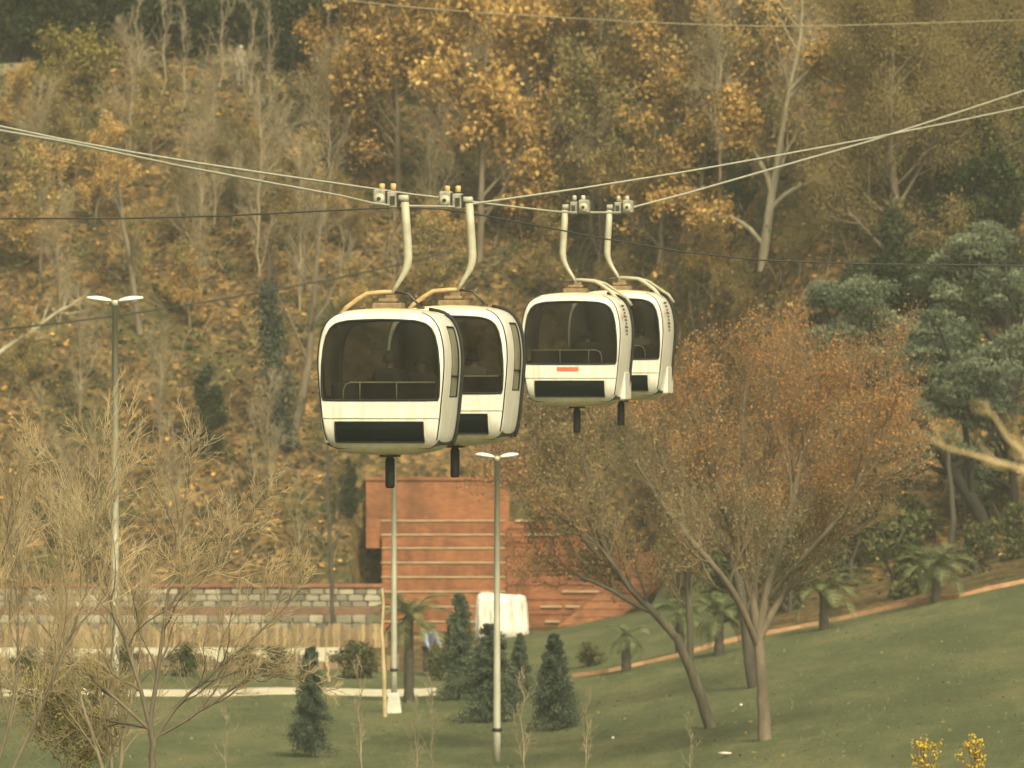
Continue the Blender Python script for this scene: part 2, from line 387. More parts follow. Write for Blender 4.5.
def mat_glass():
    m, n, o = newmat('tinted_cabin_glass')
    t = n.nodes.new('ShaderNodeBsdfTransparent'); g = n.nodes.new('ShaderNodeBsdfGlossy'); g.inputs['Roughness'].default_value = .06
    v = coords(n); f = noise(n, v, 1.6, 4)
    c = ramp(n, f, [(.3, (.27, .27, .245)), (.7, (.42, .415, .375))]); n.links.new(c, t.inputs[0])
    g.inputs[0].default_value = (.8, .85, .85, 1)
    fr = n.nodes.new('ShaderNodeFresnel'); fr.inputs[0].default_value = 1.22
    s = n.nodes.new('ShaderNodeMixShader'); n.links.new(fr.outputs[0], s.inputs[0])
    # thin film of dust that scatters a little light
    d = n.nodes.new('ShaderNodeBsdfDiffuse'); d.inputs[0].default_value = (.35, .32, .25, 1)
    s2 = n.nodes.new('ShaderNodeMixShader'); n.links.new(ramp(n, noise(n, coords(n, (1, 1, .4)), 2.5, 6, .7), [(.3, (.004, .004, .004)), (.8, (.065, .065, .065))]), s2.inputs[0])
    n.links.new(t.outputs[0], s.inputs[1]); n.links.new(g.outputs[0], s.inputs[2])
    n.links.new(s.outputs[0], s2.inputs[1]); n.links.new(d.outputs[0], s2.inputs[2])
    n.links.new(s2.outputs[0], o.inputs[0]); return m
M['glass'] = mat_glass()
def mat_side_glass():
    m, n, o = newmat('sky_sheen_side_glass'); t = n.nodes.new('ShaderNodeBsdfTransparent'); t.inputs[0].default_value = (.45, .44, .36, 1)  # sky reflection and see-through brightness painted in as a pale diffuse layer
    p = n.nodes.new('ShaderNodeBsdfPrincipled'); p.inputs['Roughness'].default_value = .25
    n.links.new(ramp(n, noise(n, coords(n, (1, 1, .4)), 3, 5), [(.3, (.28, .26, .18)), (.7, (.44, .41, .30))]), p.inputs['Base Color'])
    s_ = n.nodes.new('ShaderNodeMixShader'); s_.inputs[0].default_value = .62; n.links.new(t.outputs[0], s_.inputs[1]); n.links.new(p.outputs[0], s_.inputs[2]); n.links.new(s_.outputs[0], o.inputs[0]); return m
M['sideglass'] = mat_side_glass()

# ------------------------------------------------------------------ terrain
def spaced(a, b, s): return list(np.arange(a, b, s))
gx = np.array(spaced(-900, -60, 60) + spaced(-60, -26, 2) + spaced(-26, 26, .45) + spaced(26, 60, 2) + spaced(60, 901, 60))
gy = np.array(spaced(-300, 20, 20) + spaced(20, 130, 4) + spaced(130, 250, 1.0) + spaced(250, 330, .4) + spaced(330, 420, 4) + spaced(420, 1500, 60))
X, Y = np.meshgrid(gx, gy); Z = ground(X, Y)
V = np.stack([X, Y, Z], -1).reshape(-1, 3); nx, ny = len(gx), len(gy)
I, J = np.meshgrid(np.arange(nx - 1), np.arange(ny - 1)); a = (J * nx + I).ravel()
Q = np.stack([a, a + 1, a + 1 + nx, a + nx], 1)
C = V[Q].mean(1)
KERB = [hit(px, py, 200) for px, py in ((575, 677), (610, 672), (645, 664), (684, 655), (740, 640), (800, 628), (860, 616), (910, 605), (960, 597), (1024, 583), (1060, 575))]
kx = np.array([k.x for k in KERB]); ky = np.array([k.y for k in KERB])
lawn_edge = np.where(C[:, 0] < kx[0], 249.5, np.interp(C[:, 0], kx, ky))
bank = (C[:, 0] > -1.2) & (C[:, 1] < np.where(C[:, 0] < 7.2, hillbase(C[:, 0]) + 1.5, lawn_edge + 2.2)) & ~((C[:, 0] < 5.6) & (C[:, 1] > 271))
mask = (C[:, 1] < lawn_edge) | bank
def sub(name, mk, mat):
    q = Q[mk]; u, inv = np.unique(q, return_inverse=True)
    me = mesh_np(name, V[u], inv.reshape(q.shape), smooth_=True)
    return tag(link(name, me, mat), kind='structure')
sub('lawn', mask, M['lawn']); sub('hillside', ~mask, M['litter'])

def ribbon(name, pts, wid, h, mat, kind='structure', lift=.004, base=.25):
    """a strip laid along ground points, with real height"""
    mb = MB(); loops = []
    P = [Vector(p) for p in pts]; fine = []
    for a, b in zip(P, P[1:]):
        k = max(1, int((b - a).length / 1.0)); fine += [a.lerp(b, i / k) for i in range(k)]
    fine.append(P[-1])
    for i, p in enumerate(fine):
        t = (fine[min(i + 1, len(fine) - 1)] - fine[max(i - 1, 0)]); t.z = 0; t.normalize(); nrm = Vector((-t.y, t.x, 0))
        z = gz(p.x, p.y); a = p + nrm * wid / 2; b = p - nrm * wid / 2
        za, zb = gz(a.x, a.y), gz(b.x, b.y); zt = max(z, za, zb) + h + lift
        loops.append([(a.x, a.y, min(za, z) - base), (a.x, a.y, zt), (b.x, b.y, zt), (b.x, b.y, min(zb, z) - base)])
    mb.loft(loops, True, False)
    return tag(mb.build(name, mat), kind=kind)
ribbon('brick_kerb', KERB, .34, .09, M['kerb'])
# garden path across the lawn, the lane between the two low fences
ribbon('garden_path', [(-40, 231.6, 0), (-2.4, 231.6, 0)], 4.6, .02, M['path'])
ribbon('lane', [(-45, 260, 0), (-5.3, 260, 0)], 19, .03, M['path'])
ribbon('hill_path', [(-60, 315.4, 0), (-9, 315.2, 0)], 2.6, .06, M['soil2'])

# ------------------------------------------------------------------ vegetation generators
def norm(v): return v / np.maximum(np.linalg.norm(v, axis=-1, keepdims=True), 1e-9)

def grow(rng, P, Rr, nch, lr, ang, up=.1, wig=.12, nseg=5, t0=.25, rr=.6, rmin=.006, mode='rand', droop=0, lfix=None):
    B, n, _ = P.shape; N = B * nch
    b = np.repeat(np.arange(B), nch); t = t0 + (1 - t0) * (np.tile((np.arange(nch) + .5) / nch, B) + rng.uniform(-.4, .4, N) / nch)
    t = np.clip(t, 0, .999); f = t * (n - 1); i = f.astype(int); fr = (f - i)[:, None]
    p = P[b, i] * (1 - fr) + P[b, i + 1] * fr; tan = norm(P[b, i + 1] - P[b, i])
    r = Rr[b, i] * (1 - fr[:, 0]) + Rr[b, i + 1] * fr[:, 0]
    L = np.linalg.norm(np.diff(P, axis=1), axis=2).sum(1)[b]
    if lfix is None: L = L * lr * (1.15 - .55 * t) * rng.uniform(.6, 1.25, N)
    else: L = lfix * rng.uniform(.6, 1.25, N) * (1.15 - .4 * t)
    pr = norm(np.cross(tan, rng.normal(size=(N, 3))))
    a = ang * rng.uniform(.6, 1.3, N)[:, None]
    d = norm(tan * np.cos(a) + pr * np.sin(a))
    out = np.zeros((N, nseg + 1, 3)); out[:, 0] = p; st = (L / nseg)[:, None]
    upv = np.array([0, 0, 1.])
    for k in range(nseg):
        d = norm(d + upv * (up - droop * (k / nseg)) + rng.normal(size=(N, 3)) * wig)
        out[:, k + 1] = out[:, k] + d * st
    rad = (np.maximum(r * rr, rmin))[:, None] * np.linspace(1, .35, nseg + 1)[None]
    return out, np.maximum(rad, rmin * .6)

def tubes(P, Rr, k=4):
    B, n, _ = P.shape
    T = np.empty_like(P); T[:, 1:-1] = P[:, 2:] - P[:, :-2]; T[:, 0] = P[:, 1] - P[:, 0]; T[:, -1] = P[:, -1] - P[:, -2]; T = norm(T)
    ref = np.array([.31, .87, .12]); A = norm(np.cross(T, ref)); Bn = np.cross(T, A)
    th = np.arange(k) * 2 * np.pi / k
    V = P[:, :, None] + Rr[:, :, None, None] * (A[:, :, None] * np.cos(th)[None, None, :, None] + Bn[:, :, None] * np.sin(th)[None, None, :, None])
    b = np.arange(B)[:, None, None] * n * k; i = np.arange(n - 1)[None, :, None] * k; j = np.arange(k)[None, None]; j2 = (j + 1) % k
    q = np.stack([b + i + j, b + i + j2, b + i + k + j2, b + i + k + j], -1).reshape(-1, 4)
    return V.reshape(-1, 3), q

def join(parts):
    Vs, Qs, o = [], [], 0
    for v, q in parts: Vs.append(v); Qs.append(q + o); o += len(v)
    return np.concatenate(Vs), np.concatenate(Qs)

def leaves(rng, C, size, tone=None, flat=0, aspect=.6):
    N = len(C); a = rng.normal(size=(N, 3)); a[:, 2] *= (1 - flat); a = norm(a)
    b = norm(np.cross(a, rng.normal(size=(N, 3)) + np.array([0, 0, 3 * flat]))); 
    if flat: b = norm(np.cross(np.array([0, 0, 1.]) + rng.normal(size=(N, 3)) * .5, a))
    s = size * rng.uniform(.4, 1.0, N)[:, None] * rng.uniform(.8, 1.5, N)[:, None]
    V = np.stack([C - a * s, C + b * s * aspect - a * s * .1, C + a * s, C - b * s * aspect - a * s * .1], 1).reshape(-1, 3)
    Qd = np.arange(4 * N).reshape(N, 4)
    if tone is None: tone = rng.random(N)
    return V, Qd, tone

def poly(pts, rad, n=10, rng=None, wob=0):
    """resample a hand-given polyline with radii"""
    P = np.array([list(p) for p in pts], float); s = np.r_[0, np.cumsum(np.linalg.norm(np.diff(P, axis=0), axis=1))]
    u = np.linspace(0, s[-1], n); o = np.stack([np.interp(u, s, P[:, k]) for k in range(3)], 1)
    # soften corners
    for _ in range(2): o[1:-1] = (o[:-2] + 2 * o[1:-1] + o[2:]) / 4
    if wob: o[1:-1] += rng.normal(size=(n - 2, 3)) * wob
    return o[None], np.interp(u, s, rad)[None]

def twig_leaves(rng, P, per, jitter, size, **k):
    B, n, _ = P.shape; N = B * per; b = np.repeat(np.arange(B), per); f = rng.uniform(.15, .999, N) * (n - 1); i = f.astype(int); fr = (f - i)[:, None]
    c = P[b, i] * (1 - fr) + P[b, i + 1] * fr + rng.normal(size=(N, 3)) * jitter
    tb = rng.random(B); tone = np.clip(.55 * tb[b] + .45 * rng.random(N), 0, 1)
    return leaves(rng, c, size, tone, **k)

def leafy_tree(name, seed, h, spread, bark, leafm, leaf=.13, per=8, lean=(0, 0), n1=9, n2=7, n3=6, t0=.3, tr=.16, jit=.22, up1=.08, ang1=.9, bare=0, droop=0):
    """prototype: Empty > trunk, crown (mesh data is shared by its copies)"""
    rng = np.random.default_rng(seed)
    pts = [(0, 0, -.6), (lean[0] * .2, lean[1] * .2, h * .25), (lean[0] * .6 + rng.normal() * .2, lean[1] * .6, h * .6), (lean[0], lean[1], h * .95)]
    P0, R0 = poly(pts, [tr * 1.25, tr, tr * .6, tr * .18], 12, rng, .05)
    P1, R1 = grow(rng, P0, R0, n1, .5, ang1, up1, .1, 7, t0, .55, .02, lfix=spread)
    P2, R2 = grow(rng, P1, R1, n2, .5, .75, .06, .14, 5, .2, .6, .012, droop=droop)
    P3, R3 = grow(rng, P2, R2, n3, .55, .7, .05, .16, 4, .15, .6, .007, droop=droop)
    tv, tq = join([tubes(P0, R0, 8), tubes(P1, R1, 5), tubes(P2, R2, 4), tubes(P3, R3, 3)])
    root = empty(name)
    link('trunk', mesh_np('trunk', tv, tq, smooth_=True), bark, root)
    if leafm is not None:
        lv, lq, lt = twig_leaves(rng, P3, per, jit, leaf)
        link('crown', mesh_np('crown', lv, lq, lt), leafm, root)
    return root

def place(proto, first, loc, rz, s, label, cat, group=None, sz=None):
    o = proto if first else copy_tree(proto)
    for k in ('label', 'category', 'group'):
        if k in o: del o[k]
    o.location = loc; o.rotation_euler = (0, 0, rz); o.scale = (s, s, sz or s)
    return tag(o, label, cat, group)

class Kind:
    def __init__(s, make): s.make = make; s.proto = None
    def put(s, loc, rz, sc, label, cat, group=None, sz=None):
        first = s.proto is None
        if first: s.proto = s.make()
        return place(s.proto, first, loc, rz, sc, label, cat, group, sz)

# ---- prototypes
K = {
 'orangeA': Kind(lambda: leafy_tree('plane_tree', 1, 9.5, 3.5, M['bark_brown'], M['leaf_gold'], .12, 15, n1=15, n2=8, n3=6, lean=(.4, 0), t0=.16, tr=.12)),
 'orangeB': Kind(lambda: leafy_tree('plane_tree', 2, 8.5, 3.3, M['bark_brown'], M['leaf_orange'], .115, 12, n1=14, n2=8, n3=6, lean=(-.6, .3), t0=.15, tr=.11)),
 'orangeC': Kind(lambda: leafy_tree('plane_tree', 3, 7.0, 3.0, M['bark_brown'], M['leaf_orange'], .11, 10, n1=12, n2=8, n3=6, lean=(.8, .2), t0=.12, tr=.10)),
 'brown': Kind(lambda: leafy_tree('oak_tree', 4, 6.5, 3.0, M['bark_brown'], M['leaf_olive'], .09, 11, n1=14, n2=8, n3=6, t0=.15)),
 'bare': Kind(lambda: leafy_tree('bare_tree', 5, 8.5, 2.6, M['twig_grey'], None, n1=16, n2=13, n3=9, t0=.08, tr=.045, ang1=.55, up1=.12)),
 'sapling': Kind(lambda: leafy_tree('bare_sapling', 6, 6.0, 1.3, M['twig_grey'], None, n1=11, n2=6, n3=4, t0=.2, tr=.035, ang1=.5, up1=.12)),
 'evergreen': Kind(lambda: leafy_tree('evergreen_tree', 8, 7.0, 2.2, M['bark_dark'], M['leaf_dark'], .12, 16, n1=17, n2=8, n3=6, t0=.06, tr=.14, jit=.2)),
 'yellowgreen': Kind(lambda: leafy_tree('leafy_bush', 9, 2.6, 1.7, M['bark_brown'], M['leaf_yellowgreen'], .10, 10, n1=9, n2=6, n3=5, t0=.1, tr=.06)),
 'mixbush': Kind(lambda: leafy_tree('leafy_bush', 10, 1.6, 1.2, M['bark_dark'], M['leaf_mixed'], .085, 9, n1=9, n2=6, n3=5, t0=.05, tr=.05, jit=.14)),
}

# sun-facing slope: (kind, px, py of the base, scale, label, category)
FOREST = [
 ('orangeA', 478, 262, 1.10, 'tallest golden orange tree with a pale trunk behind the two near cabins', 'tree'),
 ('orangeA', 400, 205, 1.0, 'golden tree left of the tall pale-trunked one, above the first cable grip', 'tree'),
 ('orangeA', 345, 170, .85, 'golden orange tree at the left end of the bright band on the upper slope', 'tree'),
 ('orangeA', 548, 175, .95, 'golden tree on the upper slope above the second cable grip, right of the tall one', 'tree'),
 ('orangeB', 440, 330, .5, 'orange and olive tree low behind the near cabin roofs', 'tree'),
 ('orangeB', 610, 170, .95, 'orange olive tree above the two far cabins', 'tree'),
 ('orangeB', 680, 140, 1.0, 'orange tree left of the forked pale tree near the top of the slope', 'tree'),
 ('orangeA', 728, 85, .8, 'bright orange tree at the top of the slope left of the olive tree', 'tree'),
 ('orangeB', 300, 255, .5, 'orange tree beyond the fan of bare twigs', 'tree'),
 ('orangeC', 560, 310, .45, 'low orange tree beside the gap between the cabin pairs', 'tree'),
 ('orangeC', 660, 262, .95, 'low orange brown tree right of the far cable grips', 'tree'),
 ('orangeC', 712, 300, .4, 'low brown orange tree under the forked pale tree', 'tree'),
 ('orangeB', 40, 275, .55, 'orange tree at the left edge above the diagonal pale branch', 'tree'),
 ('orangeC', 95, 225, .5, 'orange brown tree above the left lamp', 'tree'),
 ('orangeC', 190, 330, .4, 'low orange tree right of the left lamp head', 'tree'),
 ('orangeB', 150, 165, .4, 'orange olive tree below the upper path on the left', 'tree'),
 ('orangeC', 20, 400, .4, 'low orange tree at the left edge below the thin cable', 'tree'),
 ('orangeC', 505, 430, .33, 'small rust brown tree between near cabins and brick steps', 'tree'),
 ('orangeC', 700, 205, .8, 'brown orange tree with low limbs left of the forked pale tree', 'tree'),
 ('orangeB', 20, 150, .36, 'orange tree at the left edge under the dark firs', 'tree'),
 ('brown', 620, 330, .4, 'low olive brown tree behind the far cabins', 'tree'),
 ('brown', 240, 215, .5, 'olive brown tree behind the fan of bare twigs', 'tree'),
 ('brown', 800, 275, .35, 'low olive tree between the forked pale tree and the pines', 'tree'),
 ('evergreen', 100, 63, 1.3, 'dark evergreen above the upper path, left of the white posts', 'tree'),
 ('evergreen', 55, 66, 1.2, 'dark evergreen in the top left beyond the path', 'tree'),
 ('evergreen', 292, 78, .8, 'dark evergreen above the left end of the golden trees', 'tree'),
 ('evergreen', 205, 58, 1.2, 'dark evergreen above the path behind the bare stems', 'tree'),
 ('evergreen', 262, 52, 1.2, 'dark evergreen above the person on the upper path', 'tree'),
 ('evergreen', 690, 45, .6, 'dark evergreen at the top between orange trees', 'tree'),
 ('evergreen', 640, 20, .7, 'dark evergreen at the top edge above the far cabins', 'tree'),
 ('evergreen', 570, 30, .7, 'dark evergreen at the top edge behind the golden trees', 'tree'),
 ('evergreen', 1010, 210, 1.0, 'dark evergreen at the right edge behind the pines', 'tree'),
 ('evergreen', 970, 290, .8, 'dark evergreen filling the shade behind the tall pine', 'tree'),
 ('evergreen', 207, 462, .45, 'dark bushy evergreen on the leaf-strewn slope right of the left lamp', 'tree'),
 ('evergreen', 352, 520, .28, 'small dark bush left of the brick wall', 'bush'),
 ('yellowgreen', 95, 108, .9, 'yellow green bush just below the upper path on the left', 'bush'),
 ('yellowgreen', 60, 95, .8, 'yellow green bush left of its twin below the upper path', 'bush'),
 ('yellowgreen', 700, 310, .7, 'yellow green bush above the rust tree crown', 'bush'),
 ('yellowgreen', 660, 325, .5, 'small yellow green bush right of the farthest cabin', 'bush'),
 ('orangeA', 500, 95, .8, 'golden tree at the top edge, right of the tall pale-trunked one', 'tree'),
 ('orangeA', 440, 120, .8, 'golden tree near the top edge above the nearest cabin', 'tree'),
 ('orangeB', 590, 250, .85, 'olive orange tree directly behind the far cable grips', 'tree'),
 ('orangeA', 392, 80, .8, 'golden tree at the top edge right of the white posts', 'tree'),
 ('orangeC', 640, 240, .7, 'orange brown tree above the farthest cabin', 'tree'),
 ('orangeC', 350, 330, .33, 'low orange tree left of the nearest cabin roof', 'tree'),
 ('orangeC', 130, 290, .38, 'low orange tree behind the left lamp head', 'tree'),
 ('brown', 735, 330, .35, 'low olive tree behind the top of the rust tree crown', 'tree'),
 ('brown', 350, 260, .4, 'low olive brown tree behind the first hanger arm', 'tree'),
 ('brown', 180, 250, .45, 'low olive brown tree beneath the bright ropes at the left', 'tree'),
 ('brown', 60, 190, .6, 'olive brown tree under the bright ropes near the left edge', 'tree'),
 ('evergreen', 12, 62, 1.2, 'dark evergreen in the very top left corner', 'tree'),
 ('evergreen', 150, 46, 1.2, 'dark evergreen behind the white balustrade', 'tree'),
 ('evergreen', 315, 60, 1.1, 'dark evergreen at the top edge left of the golden trees', 'tree'),
 ('evergreen', 740, 222, .35, 'small dark evergreen in the shade left of the forked pale tree', 'tree'),
 ('bare', 200, 300, 0.8, 'bare twiggy tree above the dark bushy evergreen on the slope', 'tree'),
 ('bare', 40, 230, 0.7, 'bare twiggy tree at the left edge under the thin dark cable', 'tree'),
 ('bare', 130, 170, 0.7, 'bare twiggy tree between the left ropes and the upper path', 'tree'),
 ('bare', 330, 210, 0.8, 'bare twiggy tree at the left foot of the golden trees', 'tree'),
 ('bare', 430, 250, 0.75, 'bare twiggy tree behind the first hanger arm', 'tree'),
 ('bare', 520, 240, 0.8, 'bare twiggy tree between the two pairs of grips', 'tree'),
 ('bare', 600, 260, 0.7, 'bare twiggy tree behind the far hanger arms', 'tree'),
 ('bare', 655, 200, 0.8, 'bare twiggy tree right of the far grips', 'tree'),
 ('bare', 720, 180, 0.8, 'bare twiggy tree left of the forked pale tree', 'tree'),
 ('bare', 690, 120, 0.7, 'bare twiggy tree in the orange canopy at upper right', 'tree'),
 ('bare', 800, 150, 0.7, 'bare twiggy tree right of the forked pale tree', 'tree'),
 ('bare', 480, 130, 0.7, 'bare twiggy tree within the golden canopy', 'tree'),
 ('bare', 80, 420, 0.6, 'bare twiggy tree left of the left lamp pole', 'tree'),
 ('bare', 160, 450, 0.55, 'bare twiggy tree right of the left lamp pole', 'tree'),
 ('bare', 270, 500, 0.55, 'bare twiggy tree below the leaning trunk', 'tree'),
 ('bare', 60, 545, 0.5, 'bare twiggy tree just above the terrace wall at the left', 'tree'),
 ('bare', 180, 560, 0.5, 'bare twiggy tree above the terrace wall, right of the left lamp', 'tree'),
 ('bare', 880, 170, 0.8, 'bare twiggy tree before the broad olive crowns', 'tree'),
 ('bare', 960, 120, 0.8, 'bare twiggy tree at upper right beside the ropes', 'tree'),
 ('evergreen', 905, 390, .8, 'dark evergreen in the gap between the low pine and the tallest pine', 'tree'),
 ('evergreen', 960, 420, .8, 'dark evergreen just above the tips of the blurred branches', 'tree'),
 ('evergreen', 860, 400, .6, 'dark evergreen just right of the rust crown top', 'tree'),
 ('evergreen', 1005, 330, .8, 'dark evergreen behind the top of the tallest pine', 'tree'),
 ('bare', 258, 275, 1.0, 'fan-shaped bare tree with fine grey twigs left of the golden trees', 'tree'),
 ('bare', 215, 225, .8, 'bare twiggy tree left of the fan-shaped one', 'tree'),
 ('bare', 300, 310, .8, 'bare twiggy tree lower right of the fan-shaped one', 'tree'),
 ('bare', 620, 95, .7, 'bare grey tree near the top above the far cabins', 'tree'),
 ('bare', 60, 330, .6, 'bare grey tree left of the left lamp head', 'tree'),
]
for i, (k, px, py, s, lab, cat) in enumerate(FOREST):
    p = hit(px, py, 245); K[k].put(p, (i * 2.399) % 6.28, s, lab, cat)
rs = random.Random(5)
SAP = [(140, 100, .75, 'bare sapling below the white balustrade'), (165, 95, .8, 'bare sapling right below the white balustrade'), (222, 85, .8, 'bare sapling just left of the person on the upper path'),
 (250, 95, .7, 'bare sapling just right of the person on the upper path'), (185, 110, .7, 'bare sapling beneath the upper path, left of the fan-shaped bare tree'), (105, 190, .6, 'bare sapling above the crossing of the left ropes'),
 (340, 300, .55, 'bare sapling directly left of the nearest cabin roof frame'), (395, 300, .5, 'bare sapling behind the first hanger arm'), (540, 420, .5, 'bare sapling below the far cabins, left of their black posts'),
 (690, 180, .6, 'bare sapling left of the lower limbs of the forked pale tree'), (40, 480, .5, 'bare sapling behind the many-stemmed shrub at the left edge'), (90, 500, .5, 'bare sapling just left of the left lamp pole'),
 (170, 520, .55, 'bare sapling on the leafy slope right of the left lamp pole'), (230, 560, .5, 'bare sapling rising above the stone terrace wall'), (300, 560, .45, 'bare sapling left of the thin dark stem above the stone wall'),
 (255, 500, .5, 'bare sapling below the ivy-covered trunk'), (20, 560, .5, 'bare sapling above the stone wall at the far left'), (600, 60, .6, 'bare sapling at the top edge above the far cabin grips'),
 (520, 40, .6, 'bare sapling at the top edge among the golden trees'), (325, 90, .7, 'bare sapling in front of the dark evergreens near the golden trees'), (270, 110, .7, 'bare sapling above the fan-shaped bare tree'), (850, 90, .5, 'bare sapling in front of the tall olive brown tree')]
for px, py, s, lab in SAP:
    K['sapling'].put(hit(px, py, 245), rs.random() * 6, s * 1.2, lab, 'sapling', 'bare saplings scattered over the slope')

def special_tree(name, label, branches, rng, bark, leafm, levels, leaf=.1, per=8, jit=.15, loc=None, cat='tree', group=None, skip=0, twigm=None):
    """branches: list of hand-laid (points, radii); levels: list of grow() keyword sets"""
    base = loc or Vector(branches[0][0][0])
    root = empty(name, base, label=label, cat=cat, group=group)
    off = np.array(base)
    parts = []; Ps = []; Rs = []
    for pts, rad in branches:
        P, r = poly(pts, rad, 12, rng, .01); P = P - off; parts.append(tubes(P, r, 9)); Ps.append(P); Rs.append(r)
    P = np.concatenate(Ps[skip:]); r = np.concatenate(Rs[skip:]); last = P; tw = []
    for li, kw in enumerate(levels):
        kk = dict(kw); sides = kk.pop('sides', 4)
        P, r = grow(rng, P, r, **kk); last = P
        (tw if twigm is not None and li > 0 else parts).append(tubes(P, r, sides))
    if tw:
        v, q = join(tw); link('twigs', mesh_np('twigs', v, q), twigm, root)
    v, q = join(parts); link('trunk', mesh_np('trunk', v, q, smooth_=True), bark, root)
    if leafm is not None:
        lv, lq, lt = twig_leaves(rng, last, per, jit, leaf); link('crown', mesh_np('crown', lv, lq, lt), leafm, root)
    return root

def A(pts, D, dd=0):
    return [at(p[0], p[1], D + (p[2] if len(p) > 2 else 0)) for p in pts]

# forked pale tree, upper right
b = hit(764, 256, 245); D = b.y - .3
special_tree('pale_forked_tree', 'tall pale-trunked forked tree with few orange leaves, right of the far cabins',
 [(A([(762, 272), (764, 250), (766, 225), (771, 195), (780, 160), (783, 120), (790, 80), (800, 50), (806, 20), (800, -20)], D), [0.198, 0.19, 0.178, 0.158, 0.132, 0.099, 0.079, 0.066, 0.046, 0.033]),
  (A([(772, 195), (768, 175), (755, 155), (744, 130), (735, 105)], D), [0.106, 0.099, 0.079, 0.043, 0.012]),
  (A([(770, 210), (785, 192), (812, 182), (835, 170), (860, 140)], D), [0.099, 0.086, 0.066, 0.040, 0.020]),
  (A([(764, 245), (745, 222), (722, 215), (695, 212), (670, 200)], D), [0.092, 0.086, 0.066, 0.046, 0.020]),
  (A([(790, 90), (808, 70), (825, 60), (850, 55)], D), [0.066, 0.053, 0.033, 0.013])],
 np.random.default_rng(21), M['bark_forked'], M['leaf_gold'],
 [dict(nch=7, lr=.35, ang=.7, up=.05, nseg=5, t0=.3, rmin=.02), dict(nch=6, lr=.5, ang=.7, nseg=4, rmin=.012, sides=3), dict(nch=5, lr=.5, ang=.7, nseg=3, rmin=.008, sides=3)], .11, 7, .2)

# big olive-brown crown, upper right
def big_olive(px, py, s, seed, lab, D=None):
    rng = np.random.default_rng(seed); b = hit(px, py, 245)
    h = 9.5 * s
    pts = [b + Vector((0, 0, -.5)), b + Vector((.2, 0, h * .3)), b + Vector((-.1, .2, h * .6)), b + Vector((.1, 0, h))]
    special_tree('broad_crowned_tree', lab, [(pts, [.20, .17, .11, .04])], rng, M['bark_brown'], M['leaf_olive'],
      [dict(nch=24, lr=.5, ang=1.0, up=.06, nseg=7, t0=.02, rmin=.03, lfix=4.2 * s, rr=.5, sides=5), dict(nch=10, lr=.5, ang=.75, nseg=5, rmin=.015),
       dict(nch=8, lr=.5, ang=.7, nseg=4, rmin=.008, sides=3)], .045, 44, .28)
big_olive(892, 285, 1.0, 31, 'broad olive brown tree with a hazy fine crown above the pines')
big_olive(930, 262, 1.1, 32, 'tallest olive brown tree, crossed by the two bright ropes at the right')
big_olive(900, 200, .7, 33, 'olive brown tree between the forked pale tree and the broad ones')
big_olive(1000, 160, .8, 34, 'olive brown tree at the top right corner')

# diagonal fallen pale branch and the leaning trunks on the left slope
def log(name, label, pts, rad, bark, cat, twigs=0):
    rng = np.random.default_rng(len(label)); P, r = poly(pts, rad, 10, rng, .03); b = Vector(pts[0]); root = empty(name, b, label=label, cat=cat)
    P = P - np.array(b); parts = [tubes(P, r, 7)]
    if twigs:
        P1, R1 = grow(rng, P, r, twigs, .35, .6, .1, .12, 4, .3, .5, .012); parts.append(tubes(P1, R1, 4))
        P2, R2 = grow(rng, P1, R1, 4, .5, .6, .05, .14, 4, .2, .6, .008); parts.append(tubes(P2, R2, 3))
    v, q = join(parts); link('trunk', mesh_np('trunk', v, q, smooth_=True), bark, root); return root
p = hit(-10, 360, 245); log('leaning_tree', 'pale leaning branch rising from the left edge towards the left lamp head', A([(-12, 362), (15, 342), (45, 322), (80, 298)], p.y - .3), [.12, .1, .07, .04], M['bark_pale'], 'tree', 6)
p = hit(140, 330, 245); log('bare_tree', 'grey trunk standing just right of the left lamp head', A([(140, 335), (136, 300), (128, 255), (121, 215), (118, 170)], p.y - .2), [.15, .13, .11, .08, .03], M['bark_brown'], 'tree', 8)
p = hit(292, 442, 245); log('leaning_tree', 'brown leaning trunk beside the ivy-covered one left of the near cabins', A([(290, 445), (297, 415), (305, 385), (312, 350), (314, 310), (318, 250), (322, 190)], p.y - .2), [.24, .21, .17, .15, .12, .09, .05], M['bark_brown'], 'tree', 9)
p = hit(757, 310, 245); log('fallen_branch', 'pale branch lying above the rust tree crown at its top right', A([(760, 307), (780, 297), (802, 290), (815, 282)], p.y - .3), [.09, .08, .06, .03], M['bark_pale'], 'branch', 0)
p = hit(331, 584, 245); log('thin_dark_tree', 'thin dark leaning stem in front of the stone terrace left of the brick wall', A([(334, 632), (331, 580), (329, 520), (327, 470), (329, 420)], 271.8), [.085, .08, .07, .05, .025], M['bark_dark'], 'tree', 5)
# ivy-clad trunk
def ivy_trunk():
    p = hit(283, 440, 245); rng = np.random.default_rng(77)
    pts = A([(284, 445), (282, 420), (278, 385), (272, 350), (270, 325), (268, 300), (270, 240)], p.y - .6); P, r = poly(pts, [.16, .15, .13, .12, .1, .08, .04], 12)
    root = empty('ivy_clad_tree', pts[0], label='dark ivy-covered trunk left of the near cabins', cat='tree'); P = P - np.array(pts[0])
    v, q = tubes(P, r, 7); P1, R1 = grow(rng, P, r, 10, .2, .9, .1, .15, 4, .5, .5, .012); v, q = join([(v, q), tubes(P1, R1, 3)])
    link('trunk', mesh_np('trunk', v, q, smooth_=True), M['bark_dark'], root)
    N = 3600; f = rng.uniform(0, 8.6, N); i = f.astype(int); fr = (f - i)[:, None]; c = P[0, i] * (1 - fr) + P[0, i + 1] * fr
    c = c + rng.normal(size=(N, 3)) * np.array([.27, .27, .15])
    lv, lq, lt = leaves(rng, c, .09); link('ivy', mesh_np('ivy', lv, lq, lt * .8), M['leaf_conifer'], root)
ivy_trunk()

